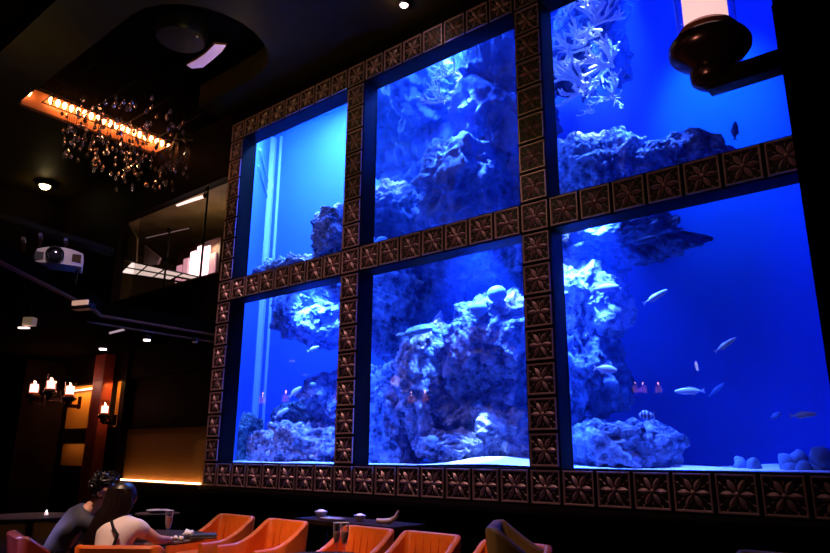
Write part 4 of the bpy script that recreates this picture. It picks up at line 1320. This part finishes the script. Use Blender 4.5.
def person(label, loc, rz, P, clothes, hair_fn, long_sleeve, hair_label):
    t = thing('person', label, 'person', loc, rz)
    v = []; e = []; roots = []

    def add(p, r, link_to=None):
        v.append((tuple(p), r)); i = len(v) - 1
        if link_to is None: roots.append(i)
        else: e.append((link_to, i))
        return i
    pel = add(P['pelvis'], 0.135)
    bel = add(P['belly'], 0.125, pel)
    chs = add(P['chest'], (0.15, 0.12), bel)
    nb = add(P['neck0'], 0.062, chs)
    n1 = add(P['neck1'], 0.052, nb)
    jw = add(P['jaw'], 0.070, n1)
    sk = add(P['skull'], 0.098, jw)
    add(P['crown'], 0.070, sk)
    arms = {}
    for s in 'LR':
        a = add(P['sh' + s], 0.058, chs)
        b = add(P['el' + s], 0.043, a)
        c = add(P['wr' + s], 0.028, b)
        h_ = add(P['pa' + s], (0.036, 0.018), c)
        hip = add(P['hip' + s], 0.085, pel)
        kn = add(P['kn' + s], 0.060, hip)
        an = add(P['an' + s], 0.038, kn)
        add(P['to' + s], 0.032, an)
        d = (Vector(P['pa' + s]) - Vector(P['wr' + s])).normalized()
        side = d.cross(Vector((0, 0, 1))).normalized()
        for k, L in enumerate((0.066, 0.076, 0.070, 0.056)):
            b0 = Vector(P['pa' + s]) + side * (k - 1.5) * 0.019 - d * 0.01
            i0 = add(b0, 0.0095)
            i1 = add(b0 + d * (L * 0.55) + Vector((0, 0, 0.004)), 0.0088, i0)
            i2 = add(b0 + d * (L * 0.85) - Vector((0, 0, 0.006)), 0.0080, i1)
            add(b0 + d * (L * 1.05) - Vector((0, 0, 0.018)), 0.0068, i2)
        sg = -1 if s == 'R' else 1
        b0 = Vector(P['wr' + s]).lerp(Vector(P['pa' + s]), 0.45) + side * sg * 0.022
        i0 = add(b0, 0.011); i1 = add(b0 + side * sg * 0.026 + d * 0.02, 0.0098, i0)
        add(b0 + side * sg * 0.036 + d * 0.048 - Vector((0, 0, 0.006)), 0.0085, i1)
    skin_mesh('body', v, e, 'skin', t, roots)
    # face
    fwd = Vector(P['face']).normalized(); sk_ = Vector(P['skull']); upv = (Vector(P['crown']) - Vector(P['jaw'])).normalized()
    sd = fwd.cross(upv).normalized()
    fr = sk_ + fwd * 0.095
    MB().tube([fr + upv * 0.012, fr + fwd * 0.014 - upv * 0.022, fr + fwd * 0.024 - upv * 0.036, fr + fwd * 0.004 - upv * 0.042], [0.007, 0.011, 0.014, 0.006], 8).build('nose', 'skin', t)
    for s in (-1, 1):
        MB().ball(fr + sd * s * 0.033 + upv * 0.012 - fwd * 0.012, 0.013, 10).build('eye', 'white', t)
        MB().ball(sk_ + sd * s * 0.096 - upv * 0.01, (0.014, 0.026, 0.032), 10).build('ear', 'skin', t)
    MB().tube([fr - upv * 0.064 - sd * 0.024 - fwd * 0.016, fr - upv * 0.064 - fwd * 0.004, fr - upv * 0.064 + sd * 0.024 - fwd * 0.016], [0.004, 0.008, 0.004], 8).build('mouth', 'lip', t)
    # clothes
    cm_, cl_sleeve, tm = clothes
    v = []; e = []; roots = []
    pel = add(P['pelvis'], (0.170, 0.150)); bel = add(P['belly'], (0.165, 0.140), pel); chs = add(P['chest'], (0.185, 0.145), bel)
    nb = add(Vector(P['neck0']).lerp(Vector(P['neck1']), 0.1), 0.078, chs)
    for s in 'LR':
        a = add(P['sh' + s], 0.086, chs)
        if long_sleeve:
            b = add(P['el' + s], 0.070, a); add(Vector(P['wr' + s]).lerp(Vector(P['el' + s]), 0.08), 0.048, b)
        else:
            add(Vector(P['sh' + s]).lerp(Vector(P['el' + s]), 0.62), 0.066, a)
    skin_mesh(cl_sleeve, v, e, cm_, t, roots)
    v = []; e = []; roots = []
    pel = add(Vector(P['pelvis']) + Vector((0, 0, -0.03)), 0.16)
    for s in 'LR':
        hip = add(P['hip' + s], 0.102, pel); kn = add(P['kn' + s], 0.076, hip); add(Vector(P['an' + s]).lerp(Vector(P['kn' + s]), 0.08), 0.060, kn)
    skin_mesh('trousers', v, e, tm, t, roots)
    for s in 'LR':
        v = []; e = []; roots = []
        a = Vector(P['an' + s]); b = Vector(P['to' + s])
        i0 = add(a + Vector((0, -0.03, -0.045)), 0.042); i1 = add(a.lerp(b, 0.5) + Vector((0, 0, -0.03)), 0.044, i0); add(b + Vector((0, 0.02, -0.012)), 0.036, i1)
        skin_mesh('shoe', v, e, 'dark_cloth', t, roots, 1)
    hair_fn(t, P, sk_, fwd, upv, sd)
    return t


def base_pose():
    P = {'pelvis': (0, 0, 0.60), 'belly': (0.02, 0.03, 0.73), 'chest': (0.07, 0.12, 0.89)}
    for s, k in (('L', -1), ('R', 1)):
        P['hip' + s] = (k * 0.095, 0.04, 0.555); P['kn' + s] = (k * 0.12, 0.44, 0.545)
        P['an' + s] = (k * 0.12, 0.42, 0.095); P['to' + s] = (k * 0.13, 0.57, 0.045)
    return P


# man: leaning forward and to his right, seen from behind
P = base_pose()
P.update(neck0=(0.15, 0.20, 1.02), neck1=(0.19, 0.235, 1.065), jaw=(0.225, 0.275, 1.105), skull=(0.235, 0.265, 1.165), crown=(0.245, 0.26, 1.215), face=(0.75, 0.65, -0.15),
         shL=(-0.11, 0.16, 0.965), elL=(-0.22, 0.36, 0.80), wrL=(-0.02, 0.56, 0.775), paL=(0.05, 0.61, 0.768),
         shR=(0.25, 0.08, 0.93), elR=(0.33, 0.30, 0.80), wrR=(0.22, 0.52, 0.775), paR=(0.19, 0.60, 0.768))


def man_hair(t, P, sk_, fwd, upv, sd):
    c = sk_ - fwd * 0.018 + upv * 0.022
    mb = MB()
    mb.ball(c, (0.115, 0.115, 0.108), 28)
    for v in mb.v:
        d = (v - c).normalized()
        # keep the face free
        k = d.dot(fwd)
        if k > 0.35 and d.dot(upv) < 0.45: v -= d * 0.05
        v += d * (0.018 * noise.noise(v * 26) + 0.010 * noise.noise(v * 60))
    rr = random.Random(3)
    for i in range(110):
        d = Vector((rr.uniform(-1, 1), rr.uniform(-1, 1), rr.uniform(-.2, 1))).normalized()
        if d.dot(fwd) > 0.4 and d.dot(upv) < 0.4: continue
        b = c + d * 0.105; tip = c + (d + Vector((rr.uniform(-.35, .35), rr.uniform(-.35, .35), rr.uniform(-.1, .4)))).normalized() * rr.uniform(0.128, 0.148)
        mb.tube([b, b.lerp(tip, 0.6), tip], [0.012, 0.008, 0.001], 5)
    mb.build('hair', 'hair_m', t)


MAN = person('man in a dark navy jacket leaning towards the woman, seen from behind', (4.21, -4.30, -0.0), R(-4), P, ('jacket', 'jacket', 'dark_cloth'), man_hair, True, '')

# woman: facing the tank, head bowed left to him, forearm on the table
P = base_pose()
P.update(chest=(0.0, 0.10, 0.86), neck0=(-0.02, 0.15, 0.965), neck1=(-0.03, 0.165, 1.005), jaw=(-0.05, 0.195, 1.045), skull=(-0.05, 0.185, 1.10), crown=(-0.05, 0.18, 1.145), face=(-0.75, 0.6, -0.25),
         shL=(-0.16, 0.11, 0.90), elL=(-0.22, 0.30, 0.76), wrL=(-0.06, 0.46, 0.768), paL=(-0.01, 0.52, 0.765),
         shR=(0.16, 0.11, 0.90), elR=(0.27, 0.24, 0.785), wrR=(0.24, 0.44, 0.768), paR=(0.22, 0.52, 0.765))


def woman_hair(t, P, sk_, fwd, upv, sd):
    c = sk_ - fwd * 0.012 + upv * 0.018
    mb = MB()
    mb.ball(c, (0.118, 0.118, 0.112), 28)
    for v in mb.v:
        d = (v - c).normalized()
        if d.dot(fwd) > 0.45 and d.dot(upv) < 0.5: v -= d * 0.045
        v += d * 0.006 * noise.noise(v * 30)
    # the long fall over the back and the left shoulder
    rr = random.Random(9)
    for i in range(70):
        a = rr.uniform(-1.25, 1.25)
        back = (Vector((0, -1, 0)) * math.cos(a) + Vector((1, 0, 0)) * math.sin(a))
        p0 = c + back * 0.10 + Vector((0, 0, rr.uniform(0.0, 0.06)))
        p1 = c + back * 0.118 + Vector((0, 0, -0.07))
        p2 = c + back * 0.115 + Vector((-0.05, -0.03, -0.18))
        p3 = c + back * 0.10 + Vector((-0.10, -0.06, -0.30 + rr.uniform(-.02, .02)))
        p4 = c + back * 0.08 + Vector((-0.12, -0.07, -0.40 + rr.uniform(-.05, .03)))
        mb.tube([p0, p1, p2, p3, p4], [0.02, 0.026, 0.026, 0.022, 0.004], 6)
    mb.build('hair', 'hair', t)
    # dark strap across the back of the blouse
    MB().tube([(0.03, -0.045, 0.95), (0.06, -0.055, 0.90), (0.10, -0.050, 0.85), (0.085, -0.06, 0.79), (0.07, -0.07, 0.74)], 0.011, 6).build('strap', 'dark_cloth', t)


WOM = person('woman with long dark hair and a white short-sleeved blouse, seen from behind', (4.91, -4.21, 0.0), R(30), P, ('top', 'blouse', 'dark_cloth'), woman_hair, False, '')

spot('violet lamp', (1.5, -7.2, 3.6), (4.05, -4.55, 0.85), 1500, (0.55, 0.42, 1.0), 9, 0.8, 0.04)
# ------------------------------------------------------------------ room lamps
WARM = (1.0, 0.55, 0.30)
PINK = (1.0, 0.62, 0.58)
spot('table lamp beam', (5.2, -5.4, 5.0), (4.6, -3.5, 0.7), 760, (1.0, 0.60, 0.42), 40, 0.6, 0.02)
spot('table lamp beam', (6.9, -5.2, 5.0), (6.2, -2.9, 0.7), 520, (1.0, 0.60, 0.42), 40, 0.6, 0.02)
for (x, pw, tz) in ((0.6, 260, 1.2), (3.2, 250, 1.2), (5.8, 190, 1.2), (8.4, 36, 1.2)):
    spot('frame wash', (x + 0.3, -2.4, 7.7), (x, 0.0, tz), pw, PINK, 56, 0.9, 0.02)

point('under wing glow', (1.4, -2.6, 2.9), 2.5, (1.0, 0.5, 0.25), 0.1)  # unseen warm light added to bring out the bulkhead edge
w = bpy.data.worlds.new('dark'); S.world = w; w.use_nodes = True
w.node_tree.nodes['Background'].inputs[0].default_value = (0.5, 0.3, 0.35, 1)
w.node_tree.nodes['Background'].inputs[1].default_value = 0.004
